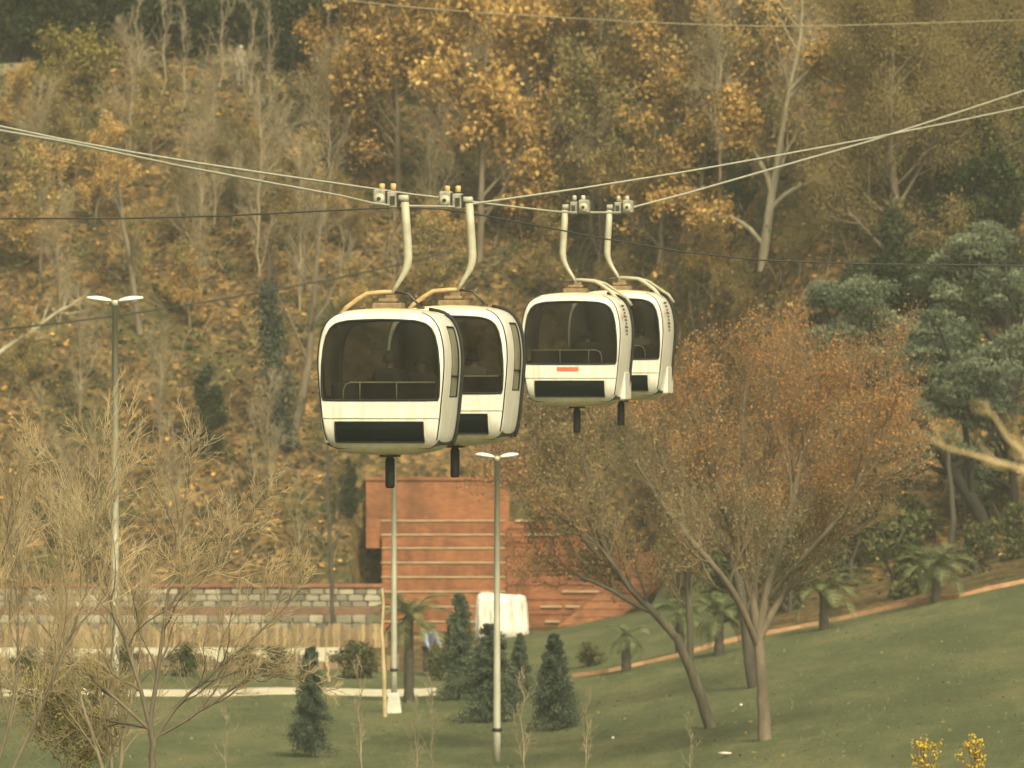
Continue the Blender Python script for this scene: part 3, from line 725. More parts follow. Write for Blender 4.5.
# ---- right: rust-coloured tree on the lawn and its leaning neighbour
def rust_trees():
    b = hit(765, 740, 140); D = b.y
    lv = [dict(nch=11, lr=.5, ang=.6, up=.08, nseg=6, t0=.12, rmin=.012, rr=.45, sides=5, lfix=1.9), dict(nch=8, lr=.5, ang=.6, up=.10, nseg=5, t0=.15, rmin=.009, lfix=1.15),
          dict(nch=9, lr=.5, ang=.55, up=.16, nseg=4, t0=.1, rmin=.006, sides=3, lfix=.72)]
    special_tree('rust_leaved_tree', 'wide rust-leaved tree with a straight pale trunk on the sloping lawn',
     [(A([(765, 742), (763, 700), (760, 660), (758, 630)], D), [.19, .15, .135, .13]),
      (A([(758, 635), (752, 590), (735, 540), (715, 480), (700, 440), (690, 410)], D), [.12, .11, .09, .07, .05, .03]),
      (A([(758, 635), (768, 580), (790, 520), (800, 460), (812, 415), (820, 375)], D, 0), [.12, .11, .09, .07, .05, .03]),
      (A([(759, 640), (785, 585), (825, 545), (862, 490), (880, 430)], D), [.10, .09, .07, .05, .03]),
      (A([(758, 630, 0), (752, 560, 1), (745, 480, 2), (740, 415, 2), (748, 372, 2)], D), [.11, .1, .08, .05, .03]),
      (A([(757, 645, 0), (735, 590, -1), (690, 540, -2), (650, 490, -2), (625, 440, -2)], D), [.09, .08, .07, .05, .03]),
      (A([(768, 600, 0), (800, 560, -1), (840, 520, -2), (865, 470, -2), (880, 400, -2)], D), [.07, .06, .05, .04, .02])],
     np.random.default_rng(41), M['bark_brown'], M['leaf_rust'], lv, .033, 10, .10, skip=1, twigm=M['twig_rust'])
    b = hit(742, 690, 140); D2 = b.y
    special_tree('dark_trunk_tree', 'dark-trunked tree close behind the straight pale trunk',
     [(A([(757, 712), (750, 665), (745, 620), (738, 575)], D2), [.19, .17, .15, .13]),
      (A([(740, 590), (725, 540), (700, 490), (672, 450), (650, 405)], D2), [.11, .1, .08, .05, .03]),
      (A([(740, 590), (750, 530), (765, 460), (775, 415), (770, 368)], D2), [.11, .1, .08, .05, .03]),
      (A([(741, 600), (770, 550), (810, 480), (850, 430), (866, 380)], D2), [.09, .08, .07, .05, .03])],
     np.random.default_rng(42), M['bark_dark'], M['leaf_rust'], lv, .033, 8, .11, skip=1, twigm=M['twig_rust'])
    b = hit(710, 728, 140); D3 = b.y
    special_tree('leaning_lawn_tree', 'forked tree leaning left on the lawn in front of the brick steps',
     [(A([(712, 732), (700, 695), (688, 662), (676, 635)], D3), [.17, .15, .14, .12]),
      (A([(678, 640), (655, 612), (632, 592), (612, 568), (596, 535), (590, 490), (580, 440)], D3), [.11, .10, .09, .08, .07, .05, .03]),
      (A([(660, 615), (635, 606), (605, 586), (580, 578), (555, 560)], D3), [.07, .065, .05, .04, .02]),
      (A([(690, 665), (690, 620), (688, 570), (680, 520), (665, 460), (640, 400)], D3), [.10, .09, .08, .06, .05, .03]),
      (A([(602, 560), (575, 530), (550, 490), (535, 450), (540, 410)], D3), [.05, .045, .035, .025, .015]),
      (A([(594, 530, 1), (570, 490, 1), (560, 450, 1), (585, 405, 1)], D3), [.045, .035, .025, .015]),
      (A([(632, 592, -1), (600, 545, -1), (560, 515, -1), (525, 500, -1), (508, 480, -1)], D3), [.05, .045, .035, .025, .015])],
     np.random.default_rng(43), M['bark_olive'], M['leaf_rust_plain'], [dict(lv[0], nch=9, lfix=1.6), dict(lv[1], nch=7, lfix=1.0), dict(lv[2], nch=9, lfix=.6)], .04, 8, .08, skip=1, twigm=M['twig_rust'])
rust_trees()

# ---- front left bare tree
def left_tree():
    D = 118; b = on(150, D)
    br = [([b + Vector((0, 0, -.3))] + A([(152, 775), (153, 745), (150, 720)], D), [0.065, 0.059, 0.054, 0.050]),
      (A([(152, 735), (142, 690), (125, 640), (108, 600), (100, 555), (98, 515), (90, 470)], D), [0.040, 0.034, 0.030, 0.025, 0.020, 0.012, 0.006]),
      (A([(155, 740), (175, 705), (205, 680), (240, 650), (275, 620), (300, 590)], D), [0.034, 0.030, 0.025, 0.020, 0.012, 0.006]),
      (A([(160, 735), (200, 712), (238, 685), (262, 672), (310, 680)], D), [0.030, 0.025, 0.020, 0.015, 0.006]),
      (A([(150, 722), (160, 660), (166, 610), (172, 565), (180, 525), (190, 480)], D), [0.040, 0.034, 0.027, 0.020, 0.015, 0.007]),
      (A([(150, 730), (120, 700), (85, 675), (50, 640), (20, 590), (-10, 540)], D), [0.032, 0.027, 0.025, 0.020, 0.012, 0.006]),
      (A([(165, 610), (190, 580), (215, 565), (240, 535), (258, 500)], D), [0.022, 0.020, 0.015, 0.010, 0.006]),
      (A([(110, 600), (80, 560), (55, 530), (45, 490), (30, 450)], D), [0.022, 0.020, 0.015, 0.010, 0.006]),
      (A([(148, 728, 2), (100, 720, 3), (50, 700, 4), (0, 690, 4), (-40, 660, 4)], D), [0.025, 0.022, 0.020, 0.015, 0.006])]
    special_tree('bare_spreading_tree', 'straw-coloured bare spreading tree at the lower left corner', br, np.random.default_rng(51), M['bark_brown'], None,
     [dict(nch=11, lr=.42, ang=.55, up=.10, wig=.24, nseg=7, t0=.15, rmin=.009, rr=.5), dict(nch=9, lr=.55, ang=.55, up=.08, wig=.24, nseg=6, t0=.15, rmin=.0065, sides=3), dict(nch=7, lr=.6, ang=.55, up=.06, nseg=4, t0=.15, rmin=.0048, sides=3)], twigm=M['twig_straw'], skip=1,
     loc=b)
    D = 112; b = on(-10, D)
    special_tree('bare_shrub', 'many-stemmed bare shrub cut by the left edge', [
      ([b + Vector((0, 0, -.2))] + A([(0, 760), (15, 700), (20, 630), (15, 560), (0, 500)], D), [0.030, 0.027, 0.025, 0.020, 0.012, 0.005]),
      ([b + Vector((.1, 0, -.2))] + A([(20, 760), (45, 700), (70, 640), (90, 580), (100, 520), (95, 470)], D), [0.030, 0.027, 0.022, 0.018, 0.012, 0.010, 0.005]),
      ([b + Vector((-.1, 0, -.2))] + A([(-20, 750), (-30, 680), (-20, 610), (10, 540), (25, 480)], D), [0.030, 0.025, 0.022, 0.018, 0.012, 0.005])],
     np.random.default_rng(52), M['bark_brown'], None, twigm=M['twig_straw'], levels=
     [dict(nch=14, lr=.4, ang=.45, up=.14, wig=.2, nseg=6, t0=.1, rmin=.008, rr=.5), dict(nch=10, lr=.5, ang=.45, up=.08, nseg=5, t0=.2, rmin=.006, sides=3), dict(nch=6, lr=.5, ang=.5, up=.06, nseg=4, t0=.2, rmin=.004, sides=3)], loc=b)
    D = 121; b = on(112, D)
    special_tree('bare_shrub', 'bare straw-coloured shrub hiding the foot of the left lamp', [
      ([b + Vector((0, 0, -.2))] + A([(112, 765), (105, 710), (112, 650), (118, 590)], D), [.04, .035, .028, .018, .008]),
      ([b + Vector((.1, 0, -.2))] + A([(118, 765), (130, 710), (142, 650), (138, 600)], D), [.04, .035, .028, .018, .008]),
      ([b + Vector((-.1, 0, -.2))] + A([(105, 765), (85, 715), (72, 660), (70, 610)], D), [.04, .035, .028, .018, .008])],
     np.random.default_rng(57), M['twig_grey'], None, [dict(nch=12, lr=.45, ang=.5, up=.12, wig=.2, nseg=6, t0=.1, rmin=.008, rr=.5), dict(nch=9, lr=.5, ang=.5, up=.08, nseg=5, t0=.15, rmin=.006, sides=3), dict(nch=6, lr=.5, ang=.5, up=.06, nseg=4, t0=.2, rmin=.0045, sides=3)], loc=b, twigm=M['twig_straw'], cat='shrub')
    D = 128
    special_tree('yellow_green_shrub', 'low yellow green shrub under the bare tree at lower left', [([on(70, D) + Vector((0, 0, -.2))] + A([(80, 760), (95, 720), (105, 690)], D), [0.025, 0.020, 0.015, 0.010]),
      ([on(70, D) + Vector((.1, 0, -.2))] + A([(60, 760), (45, 730), (40, 700)], D), [0.025, 0.020, 0.015, 0.010])], np.random.default_rng(53), M['bark_brown'], M['leaf_yellowgreen'],
     [dict(nch=12, lr=.6, ang=.9, up=.06, nseg=5, t0=.1, rmin=.008, lfix=.9), dict(nch=8, lr=.6, ang=.7, nseg=4, rmin=.005, sides=3), dict(nch=5, lr=.6, ang=.7, nseg=3, rmin=.004, sides=3)], .032, 9, .10, loc=on(70, D), cat='shrub')
left_tree()

# near, out-of-focus branch from a tree standing just outside the right edge
D = 46; b = on(1120, D)
special_tree('straw_branched_tree', 'blurred straw-coloured branches reaching in at the right edge', [
  ([b + Vector((0, 0, -.3)), b + Vector((.05, 0, 2.5))] + A([(1120, 520), (1100, 440)], D), [.09, .08, .05, .03]),
  (A([(1108, 500), (1060, 482), (1024, 470), (985, 458), (950, 452), (932, 440)], D), [.034, .027, .021, .016, .011, .006]),
  (A([(1060, 482), (1030, 460), (1008, 440), (995, 418), (985, 400)], D), [.022, .019, .015, .010, .005])],
 np.random.default_rng(61), M['twig_straw'], M['leaf_yellowgreen'],
 [dict(nch=8, lr=.28, ang=.7, up=.08, nseg=4, t0=.1, rmin=.006, rr=.5), dict(nch=3, lr=.5, ang=.6, nseg=3, rmin=.004, sides=3)], .013, 3, .015, loc=b)

# yellow blossom shrubs bottom right
for px, s, lab in ((924, 1.12, 'left of two yellow-flowered shrubs at the bottom right'), (975, 1.15, 'right of two yellow-flowered shrubs at the bottom right')):
    D = 95; b = on(px, D); rng = np.random.default_rng(px)
    special_tree('flowering_shrub', lab, [([b, b + Vector((.03 * k, 0, .5 * s)), b + Vector((.08 * k, 0, .95 * s))], [.02, .015, .008]) for k in (-1, 0, 1)], rng, M['bark_brown'], M['leaf_yellow'],
      [dict(nch=8, lr=.25, ang=.6, up=.1, nseg=4, t0=.3, rmin=.005), dict(nch=5, lr=.5, ang=.6, nseg=3, rmin=.0035, sides=3)], .024, 6, .03, loc=b, cat='shrub', group='yellow-flowered shrubs')

# ---- pines: puffs of needles on spreading limbs
def pine(name, label, base, limbs, seed, puffs=150, pr=.55, per=150):
    rng = np.random.default_rng(seed); b = Vector(base); root = empty(name, b, label=label, cat='tree'); off = np.array(b); parts = []; Ps = []; Rs = []
    for pts, rad in limbs:
        P, r = poly(pts, rad, 10, rng, .02); P = P - off; parts.append(tubes(P, r, 7)); Ps.append(P); Rs.append(r)
    P = np.concatenate(Ps); r = np.concatenate(Rs)
    P1, R1 = grow(rng, P, r, 7, .4, .9, .08, .1, 5, .35, .5, .03); parts.append(tubes(P1, R1, 4))
    P2, R2 = grow(rng, P1, R1, 4, .5, .8, .12, .1, 4, .3, .5, .02); parts.append(tubes(P2, R2, 3))
    v, q = join(parts); link('trunk', mesh_np('trunk', v, q, smooth_=True), M['bark_black'], root)
    tips = np.concatenate([P2[:, -1], P2[:, 2], P1[:, -1]]); rng.shuffle(tips); tips = tips[:puffs]; n = len(tips)
    rad = pr * rng.uniform(.6, 1.25, n)
    d = norm(rng.normal(size=(n, per, 3))); d[..., 2] = np.abs(d[..., 2]) * .8 - .15
    c = tips[:, None] + d * (rad[:, None, None] * rng.uniform(.55, 1.0, (n, per, 1)) * np.array([1, 1, .8]))
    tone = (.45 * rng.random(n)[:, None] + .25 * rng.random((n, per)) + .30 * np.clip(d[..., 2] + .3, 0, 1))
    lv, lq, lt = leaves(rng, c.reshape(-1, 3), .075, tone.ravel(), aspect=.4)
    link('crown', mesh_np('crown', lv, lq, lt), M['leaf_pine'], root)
    return root
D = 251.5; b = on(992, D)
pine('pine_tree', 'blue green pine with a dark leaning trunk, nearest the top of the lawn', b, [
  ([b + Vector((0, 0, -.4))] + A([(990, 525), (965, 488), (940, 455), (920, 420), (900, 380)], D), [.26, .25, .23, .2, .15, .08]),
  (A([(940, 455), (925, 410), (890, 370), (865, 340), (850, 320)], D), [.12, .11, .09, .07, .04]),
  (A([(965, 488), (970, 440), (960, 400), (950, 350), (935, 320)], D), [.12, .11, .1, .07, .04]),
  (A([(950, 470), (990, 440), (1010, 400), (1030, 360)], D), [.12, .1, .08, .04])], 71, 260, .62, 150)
D = 262; b = on(1010, D)
pine('pine_tree', 'tallest blue green pine, against the right edge under the olive tree', b, [
  ([b + Vector((0, 0, -.4))] + A([(1010, 480), (1012, 400), (1008, 330), (1005, 260)], D), [.3, .27, .22, .15, .06]),
  (A([(1010, 400), (975, 370), (940, 350), (910, 340)], D), [.13, .1, .08, .04]),
  (A([(1011, 370), (980, 320), (960, 290), (945, 270)], D), [.13, .1, .08, .04]),
  (A([(1010, 340), (1030, 300), (1050, 270)], D), [.12, .1, .05]),
  (A([(1008, 300), (990, 265), (985, 240)], D), [.1, .08, .05])], 72, 300, .66, 150)
D = 268; b = on(880, D)
pine('pine_tree', 'low blue green pine above the right side of the rust tree', b, [
  ([b + Vector((0, 0, -.4))] + A([(880, 440), (880, 380), (875, 330), (870, 300)], D), [.22, .2, .16, .1, .05]),
  (A([(880, 400), (850, 350), (830, 320), (822, 300)], D), [.1, .08, .06, .04]),
  (A([(880, 380), (910, 330), (935, 300), (950, 285)], D), [.1, .08, .06, .04])], 73, 190, .6, 150)
D = 255; b = on(1015, D)
pine('pine_tree', 'low dark pine filling the right edge just above the blurred branches', b, [
  ([b + Vector((0, 0, -.4))] + A([(1015, 500), (1010, 450), (1000, 410), (990, 380)], D), [.2, .18, .14, .1, .05]),
  (A([(1012, 470), (985, 440), (960, 420), (945, 405)], D), [.1, .08, .06, .04]),
  (A([(1012, 490), (985, 480), (965, 470), (950, 462)], D), [.1, .08, .06, .04]),
  (A([(1014, 470), (1035, 440), (1050, 400)], D), [.1, .08, .04])], 74, 150, .55, 150)
D = 250.5; b = on(951, D)
log('dead_stem', 'thin dark upright stem crossing behind the leaning pine trunk', [b + Vector((0, 0, -.2))] + A([(951, 510), (951, 480), (948, 450)], D), [.12, .1, .09, .07], M['bark_dark'], 'tree')
for px, py, s, lab in ((975, 575, .7, 'dark bush behind the kerb below the pines'), (1010, 560, .8, 'dark bush at the right edge behind the kerb'), (890, 600, 1.2, 'dark bush behind the kerb between two palms'),
                       (850, 585, 1.3, 'bush right of the rust tree trunk behind the kerb'), (790, 612, 1.1, 'bush right behind the straight trunk by the kerb'), (915, 560, .9, 'bush above the largest palm'),
                       (1000, 520, .9, 'large dark bush under the tallest pine'), (720, 625, 1.0, 'small bush left of the twin trunks behind the kerb'), (690, 585, .9, 'small bush above the mound beside the brick steps'), (870, 545, 1.6, 'tangled bush under the low pine')):
    K['mixbush'].put(hit(px, py, 225), px * .1, s * 1.1, lab, 'bush')

# ---- conifers
def conifer_proto():
    rng = np.random.default_rng(81); root = empty('conifer'); h = 3.4
    P0, R0 = poly([(0, 0, -.2), (0, 0, h * .5), (.03, 0, h)], [.07, .05, .01], 10)
    n = 150; t = .08 + .9 * (np.arange(n) + rng.random(n)) / n; tier = np.round(t * 13) / 13; t = .94 * t + .06 * tier
    ang = rng.uniform(0, 2 * np.pi, n); L = (1.12 * (1 - t) ** .7 + .12) * rng.uniform(.7, 1.15, n) * (1 + .1 * np.sin(ang * 2 + 1))
    k = np.linspace(0, 1, 6)[None]
    x = np.cos(ang)[:, None] * L[:, None] * k; y = np.sin(ang)[:, None] * L[:, None] * k
    z = t[:, None] * h + L[:, None] * (.05 * k - .28 * k * k + .12 * k ** 4)
    P1 = np.stack([x, y, z], -1); R1 = np.tile(np.linspace(.018, .006, 6), (n, 1))
    v, q = join([tubes(P0, R0, 6), tubes(P1, R1, 3)]); link('trunk', mesh_np('trunk', v, q), M['bark_dark'], root)
    per = 170; b = np.repeat(np.arange(n), per); f = rng.uniform(.12, 1, n * per) ** .8 * 4.99; i = f.astype(int); fr = (f - i)[:, None]
    c = P1[b, i] * (1 - fr) + P1[b, i + 1] * fr; side = (rng.normal(size=(n * per, 3)) * np.array([.12, .12, .09])) * (.3 + .9 * (1 - t[b]))[:, None]; c = c + side - np.array([0, 0, .03])
    tone = np.clip(.35 * rng.random(n)[b] + .4 * (f / 5) + .3 * rng.random(n * per) - .05, 0, 1)
    lv, lq, lt = leaves(rng, c, .055, tone, aspect=.4); link('crown', mesh_np('crown', lv, lq, lt), M['leaf_conifer'], root)
    return root
K['conifer'] = Kind(conifer_proto)
for px, pb, pt, D, lab in ((311, 757, 645, 0, 'conifer standing alone left of the pole lamps'), (459, 700, 592, 0, 'tallest pointed conifer, in front of the brick steps'), (490, 722, 622, 0, 'conifer crossed by the middle lamp pole'),
                           (554, 730, 632, 0, 'conifer right of the middle lamp pole'), (520, 700, 632, 0, 'small half-hidden conifer right behind the middle lamp pole')):
    p = hit(px, pb, 150); s = (pb - pt) / F * p.y / 3.4; K['conifer'].put(p, px, s * {311: .62, 459: .72, 490: 1.0, 554: .84, 520: .7}[px], lab, 'conifer', 'small conifers on the lawn', sz=s)

# ---- palms
def palm(px, pb, pt, crown_r, label, seed, nf=20, up=.9, hang=6):
    rng = random.Random(seed); p = hit(px, pb, 200); D = p.y; h = (pb - pt) / F * D
    root = empty('palm_tree', p, rng.random() * 6, label, 'palm', 'palms beside the lawn')
    mb = MB(); prof = []; n = 9
    for i in range(n + 1):
        t = i / n; r = .16 * (1 - .25 * t) + (.025 if i % 2 else 0); prof.append((r, -.2 + (h + .2) * t))
    prof.append((.2, h + .1)); prof.append((.08, h + .25)); mb.lathe(prof, 9).build('trunk', M['palmtrunk'], root)
    # one frond, shared by all
    key = 'frond_mesh'
    if key not in M:
        V = []; T = []; nl = 30; L = 1.0
        def rach(t): return Vector((t * (1 - .12 * t), 0, .30 * t - .62 * t ** 2.3))
        for i in range(nl):
            t = .12 + .88 * i / (nl - 1); c = rach(t); c2 = rach(min(1, t + .04)); d = (c2 - c).normalized() if t < .999 else (c - rach(.96)).normalized()
            ll = .30 * math.sin(math.pi * (.18 + .76 * t)) + .05
            for s in (-1, 1):
                tip = c + Vector((.55 * ll, s * ll * .75, .10 * ll - .35 * ll * t)); w_ = d * .011
                V += [c - w_, c + w_, tip + w_ * .3, tip - w_ * .3]; T.append(rng.random())
        # the midrib as a thin wedge
        m = 8
        for i in range(m):
            a, b2 = rach(i / m), rach((i + 1) / m); u = Vector((0, .018 * (1 - i / m) + .004, 0)); V += [a - u, b2 - u * .8, b2 + u * .8, a + u]; T.append(.9)
            u = Vector((0, 0, .012)); V += [a - u, b2 - u * .8, b2 + u * .8, a + u]; T.append(.9)
        M[key] = mesh_np('frond', np.array([list(v) for v in V]), np.arange(len(V)).reshape(-1, 4), np.array(T)); M[key].materials.append(M['leaf_palm'])
    for i in range(nf):
        a = i * 2.399; tilt = (i / nf); el = up * (1 - tilt) ** 1.0 - .25 * tilt
        if i >= nf - hang: el = -rng.uniform(.35, .8)
        s = crown_r * rng.uniform(.85, 1.1); sz_ = s
        o = link('frond', M[key], None, root, (math.cos(a) * .05, math.sin(a) * .05, h + .15), (rng.uniform(-.2, .2), -el, a), (s, s, s))
palm(936, 603, 574, 1.3, 'largest palm, standing on the kerb at the right', 1, 26, 1.0, 3)
palm(824, 630, 596, 1.25, 'palm behind the kerb right of the straight trunk', 2, 22, .95, 3)
palm(719, 655, 618, 1.2, 'palm behind the kerb between the leaning tree and the twin trunks', 3, 20)
palm(680, 655, 618, 1.0, 'dark palm just left of the palm beside the leaning tree', 7, 18)
palm(626, 672, 640, .8, 'palm on the kerb in front of the brick steps, with hanging fronds', 4, 18, .8, 10)
palm(409, 702, 622, 1.3, 'slim palm right behind the left pole lamp base', 5, 20, .9, 6)

# ---- low hedge bushes before the front fence
for px, py, s, lab in ((20, 676, .6, 'round bush before the front fence at the far left'), (62, 672, .55, 'second round bush from the left before the front fence'), (130, 672, .6, 'round bush left behind the bare tree trunk'),
                       (187, 676, .7, 'dark round bush right behind the bare tree trunk'), (240, 674, .6, 'round bush before the front fence left of the lone conifer'), (285, 676, .65, 'round bush touching the lone conifer on its left'),
                       (343, 678, .75, 'round bush right of the lone conifer'), (372, 678, .65, 'round bush left of the leaning timber pole'), (455, 680, .6, 'bush behind the tallest conifer'), (430, 676, .6, 'bush behind the person in the blue jacket'),
                       (585, 668, .5, 'small bush right of the rightmost conifer')):
    K['mixbush'].put(hit(px, py, 200), px * .37, s * 1.1, lab, 'bush', sz=s * .72)
# bare saplings near the bottom of the lawn
for px, D, s, lab in ((362, 150, .42, 'bare sapling between the lone conifer and the timber pole'), (418, 156, .3, 'bare sapling just right of the white lamp base'), (525, 158, .4, 'bare sapling right of the middle lamp pole'),
                      (432, 152, .36, 'bare sapling below the slim palm'), (690, 160, .25, 'small bare sapling below the leaning lawn tree'), (585, 150, .32, 'bare sapling below the rightmost conifer'), (225, 160, .35, 'bare sapling left of the lone conifer')):
    K['sapling'].put(on(px, D), px, s, lab, 'sapling', 'thin bare saplings on the near lawn')

# ---- fallen leaves, undergrowth (uncountable)
def scatter():
    rng = np.random.default_rng(91)
    def pts(n, x0, x1, y0, y1):
        x = rng.uniform(x0, x1, n); y = rng.uniform(y0, y1, n); k = ~((x > -6.3) & (x < 6) & (y < 286)); x, y = x[k], y[k]
        k = y > hillbase(x) + 0.3; x, y = x[k], y[k]; return np.stack([x, y, ground(x, y)], 1)
    P = pts(60000, -26, 26, 250, 330); P[:, 2] += rng.uniform(.01, .14, len(P))
    v, q, t = leaves(rng, P, .125, flat=.55); tag(link('fallen_leaves', mesh_np('fallen_leaves', v, q, t), M['leaf_litter']), 'orange and brown fallen leaves covering the slope', 'fallen leaves', kind='stuff')
    n = 2600; x = rng.uniform(-14, 20, n); y = rng.uniform(136, 248, n); k = (y < np.where(x < kx[0], 229, np.interp(x, kx, ky) - .4)) & (rng.random(n) < .35 + .6 * np.exp(-((x - 5) / 6) ** 2))
    x, y = x[k], y[k]; v, q, t = leaves(rng, np.stack([x, y, ground(x, y) + .03], 1), .06, flat=.7); tag(link('lawn_leaves', mesh_np('lawn_leaves', v, q, t), M['leaf_olive']), 'single fallen leaves dotted over the lawn', 'fallen leaves', kind='stuff')
    # brush: tufts of small leaves and short stems
    Cn = pts(2300, -26, 26, 250, 330); n = len(Cn); per = 34
    r = rng.uniform(.2, .75, n)[:, None, None]; d = rng.normal(size=(n, per, 3)); d[..., 2] = np.abs(d[..., 2])
    c = (Cn[:, None] + norm(d) * r * rng.uniform(.4, 1, (n, per, 1))).reshape(-1, 3); tone = (.6 * rng.random(n)[:, None] + .4 * rng.random((n, per))).ravel()
    v, q, t = leaves(rng, c, .10, tone); tag(link('undergrowth', mesh_np('undergrowth', v, q, t), M['leaf_mixed']), 'low tangled undergrowth on the slope', 'undergrowth', kind='stuff')
    # dead stems sticking out of the litter
    S = pts(2600, -26, 26, 250, 330); n = len(S); d = norm(rng.normal(size=(n, 3)) * np.array([.7, .7, .4]) + np.array([0, 0, .9])); L = rng.uniform(.4, 2.0, n)[:, None]
    k = np.linspace(0, 1, 5)[None, :, None]; Pp = S[:, None] + d[:, None] * L[:, None] * k + rng.normal(size=(n, 1, 3)) * (k ** 2) * .25 * L[:, None]
    v, q = tubes(Pp, np.tile(np.linspace(.022, .008, 5), (n, 1)), 3); tag(link('dead_stems', mesh_np('dead_stems', v, q), M['twig_grey']), 'dry stems and twigs standing in the leaf litter', 'dead stems', kind='stuff')
    # lawn tufts
    n = 26000; x = rng.uniform(-14, 20, n); y = rng.uniform(136, 250, n); k = y < np.where(x < kx[0], 229, np.interp(x, kx, ky) - .4)
    x, y = x[k], y[k]; G = np.stack([x, y, ground(x, y) + .02], 1); N = len(G)
    v, q, t = leaves(rng, G, .05, None, aspect=.22); tag(link('grass_tufts', mesh_np('grass_tufts', v, q, t), mat_leaf('grass_blades', [(.08, .11, .045), (.11, .14, .055), (.15, .17, .07), (.20, .195, .09)], .2)), 'short tufts of grass over the lawn', 'grass', kind='stuff')
scatter()

# ------------------------------------------------------------------ brick steps
def amphitheatre():
    root = empty('brick_steps', at(505, 640, 279), label='orange red brick amphitheatre steps with cream seat ledges behind the conifers', cat='steps')
    ox, oy, oz = root.location
    def B(name, mat, px0, px1, D, py0, py1, depth, bev=0, **k):
        a = at(px0, py0, D); b2 = at(px1, py1, D)
        mb = MB().box(a.x - ox, b2.x - ox, D - oy, D + depth - oy, b2.z - oz, a.z - oz, bev); return mb.build(name, mat, root)
    ys = [521, 535, 548.5, 563, 577.5, 592, 607, 622]; Db = 284.2
    B('back_wall', M['brick'], 366, 509, Db, 480, 540, .5)
    B('coping', M['brick'], 364.5, 510, Db - .08, 477.5, 480.2, .66)
    B('side_wall', M['brick'], 366, 380, Db - 1.2, 519, 548, 1.19)
    for i, y in enumerate(ys):
        D = Db - .72 * (i + 1); nxt = 640 if i == 7 else ys[i + 1] + 6
        xl = 376 if i == 0 else 382
        xr = [545, 575, 610, 634, 615, 598, 580, 600][i]
        B('riser', M['brick'], xl, xr + 12, D, y + 1.2, nxt, .9)
        B('seat_ledge', M['ledge'], xl - 1, 506, D - .05, y - .9, y + .8, .55, .02)
        # right-hand flight: half-height brick treads, some with cream slabs
        B('tread', M['brick'], 507, xr, D - .36, y + 7.5, nxt + 2, .355)
        B('tread_edge', M['brick'], 507, xr, D - .4, y + 6.2, y + 7.6, .3)
        for a_, b_ in [[(515, 535)], [(525, 560)], [(580, 600)], [(583, 607), (623, 636)], [(565, 572), (602, 616)], [(562, 599)], [(540, 562), (565, 580)], [(545, 560), (581, 600)]][i]:
            B('seat_slab', M['ledge'], a_, b_, D - .10, y - 1.2, y + 1.3, .5, .03)
    # curved plain brick flank at the right end
    D = 279.2; pts = [(632, 560), (640, 554), (650, 552), (659, 554), (666, 560), (669, 568), (668, 577), (655, 590), (634, 607), (612, 622), (602, 636), (555, 640), (556, 628), (580, 609), (599, 594), (616, 580)]
    f = [at(x, y, D - (y - 560) * .03) for x, y in pts]; o3 = Vector((ox, oy, oz)); mb = MB()
    mb.loft([[p - o3 for p in f], [p - o3 + Vector((0, .9, .0)) for p in f]], True, False); mb.build('flank_wall', M['brick'], root)
    for k, (xa, xb, y) in enumerate(((622, 668, 569), (612, 666, 577), (603, 657, 585), (593, 648, 593), (584, 636, 601), (574, 624, 609), (565, 612, 617), (562, 604, 625))):
        B('brick_course', M['brick'], xa, xb, D - (y - 560) * .03 - .04, y - .7, y + .7, .06)
amphitheatre()

# ------------------------------------------------------------------ stone terrace walls
def stone_wall(label, D, py0, py1, px0, px1, rows, coping, seed):
    a = at(px0, py0, D); b = at(px1, py1, D); rng = random.Random(seed)
    root = empty('stone_wall', ((a.x + b.x) / 2, D, b.z), label=label, cat='wall', group='stone terrace walls'); ox = (a.x + b.x) / 2; H = a.z - b.z
    MB().box(a.x - ox, b.x - ox, .07, .5, -.6, H - .02).build('wall_core', M['mortar'], root)
    if 'st' not in M:
        M['st'] = []
        for k in range(4):
            mb = MB(); mb.box(-.5, .5, -.5, .5, -.5, .5, .12); me = mb.mesh('stone'); rr = random.Random(k)
            for v in me.vertices: v.co += Vector((rr.uniform(-.05, .05), rr.uniform(-.05, .05), rr.uniform(-.06, .06)))
            me.materials.append(M['stone']); M['st'].append(me)
    rh = H / rows
    for r in range(rows):
        x = a.x + rng.uniform(-.3, 0)
        while x < b.x:
            wd = rng.uniform(.36, .62); x1 = min(x + wd, b.x); xs = max(x, a.x)
            if x1 - xs > .1: link('stone', M['st'][rng.randrange(4)], None, root, ((xs + x1) / 2 - ox, .04 + rng.uniform(-.02, .02), (r + .5) * rh), None, (x1 - xs - .025, .16, rh - .03))
            x = x1 + .02 if x1 < b.x else b.x
    if coping: MB().box(a.x - ox, b.x - ox, -.12, .6, H + .0, H + .15, .03).build('coping', M['brickdull'], root)
    return root
stone_wall('upper grey stone terrace wall with an orange brick coping, left of the brick steps', 276, 588, 608, -40, 383, 3, True, 1)
stone_wall('lower grey stone terrace wall behind the rear picket fence', 272.9, 615, 640, -40, 382, 3, False, 2)
tag(MB().box(at(-40, 600, 274).x, at(382, 600, 274).x, 273.4, 275.9, 1.0, at(0, 607.5, 275).z + .02).build('terrace_soil', M['soil']), kind='structure')

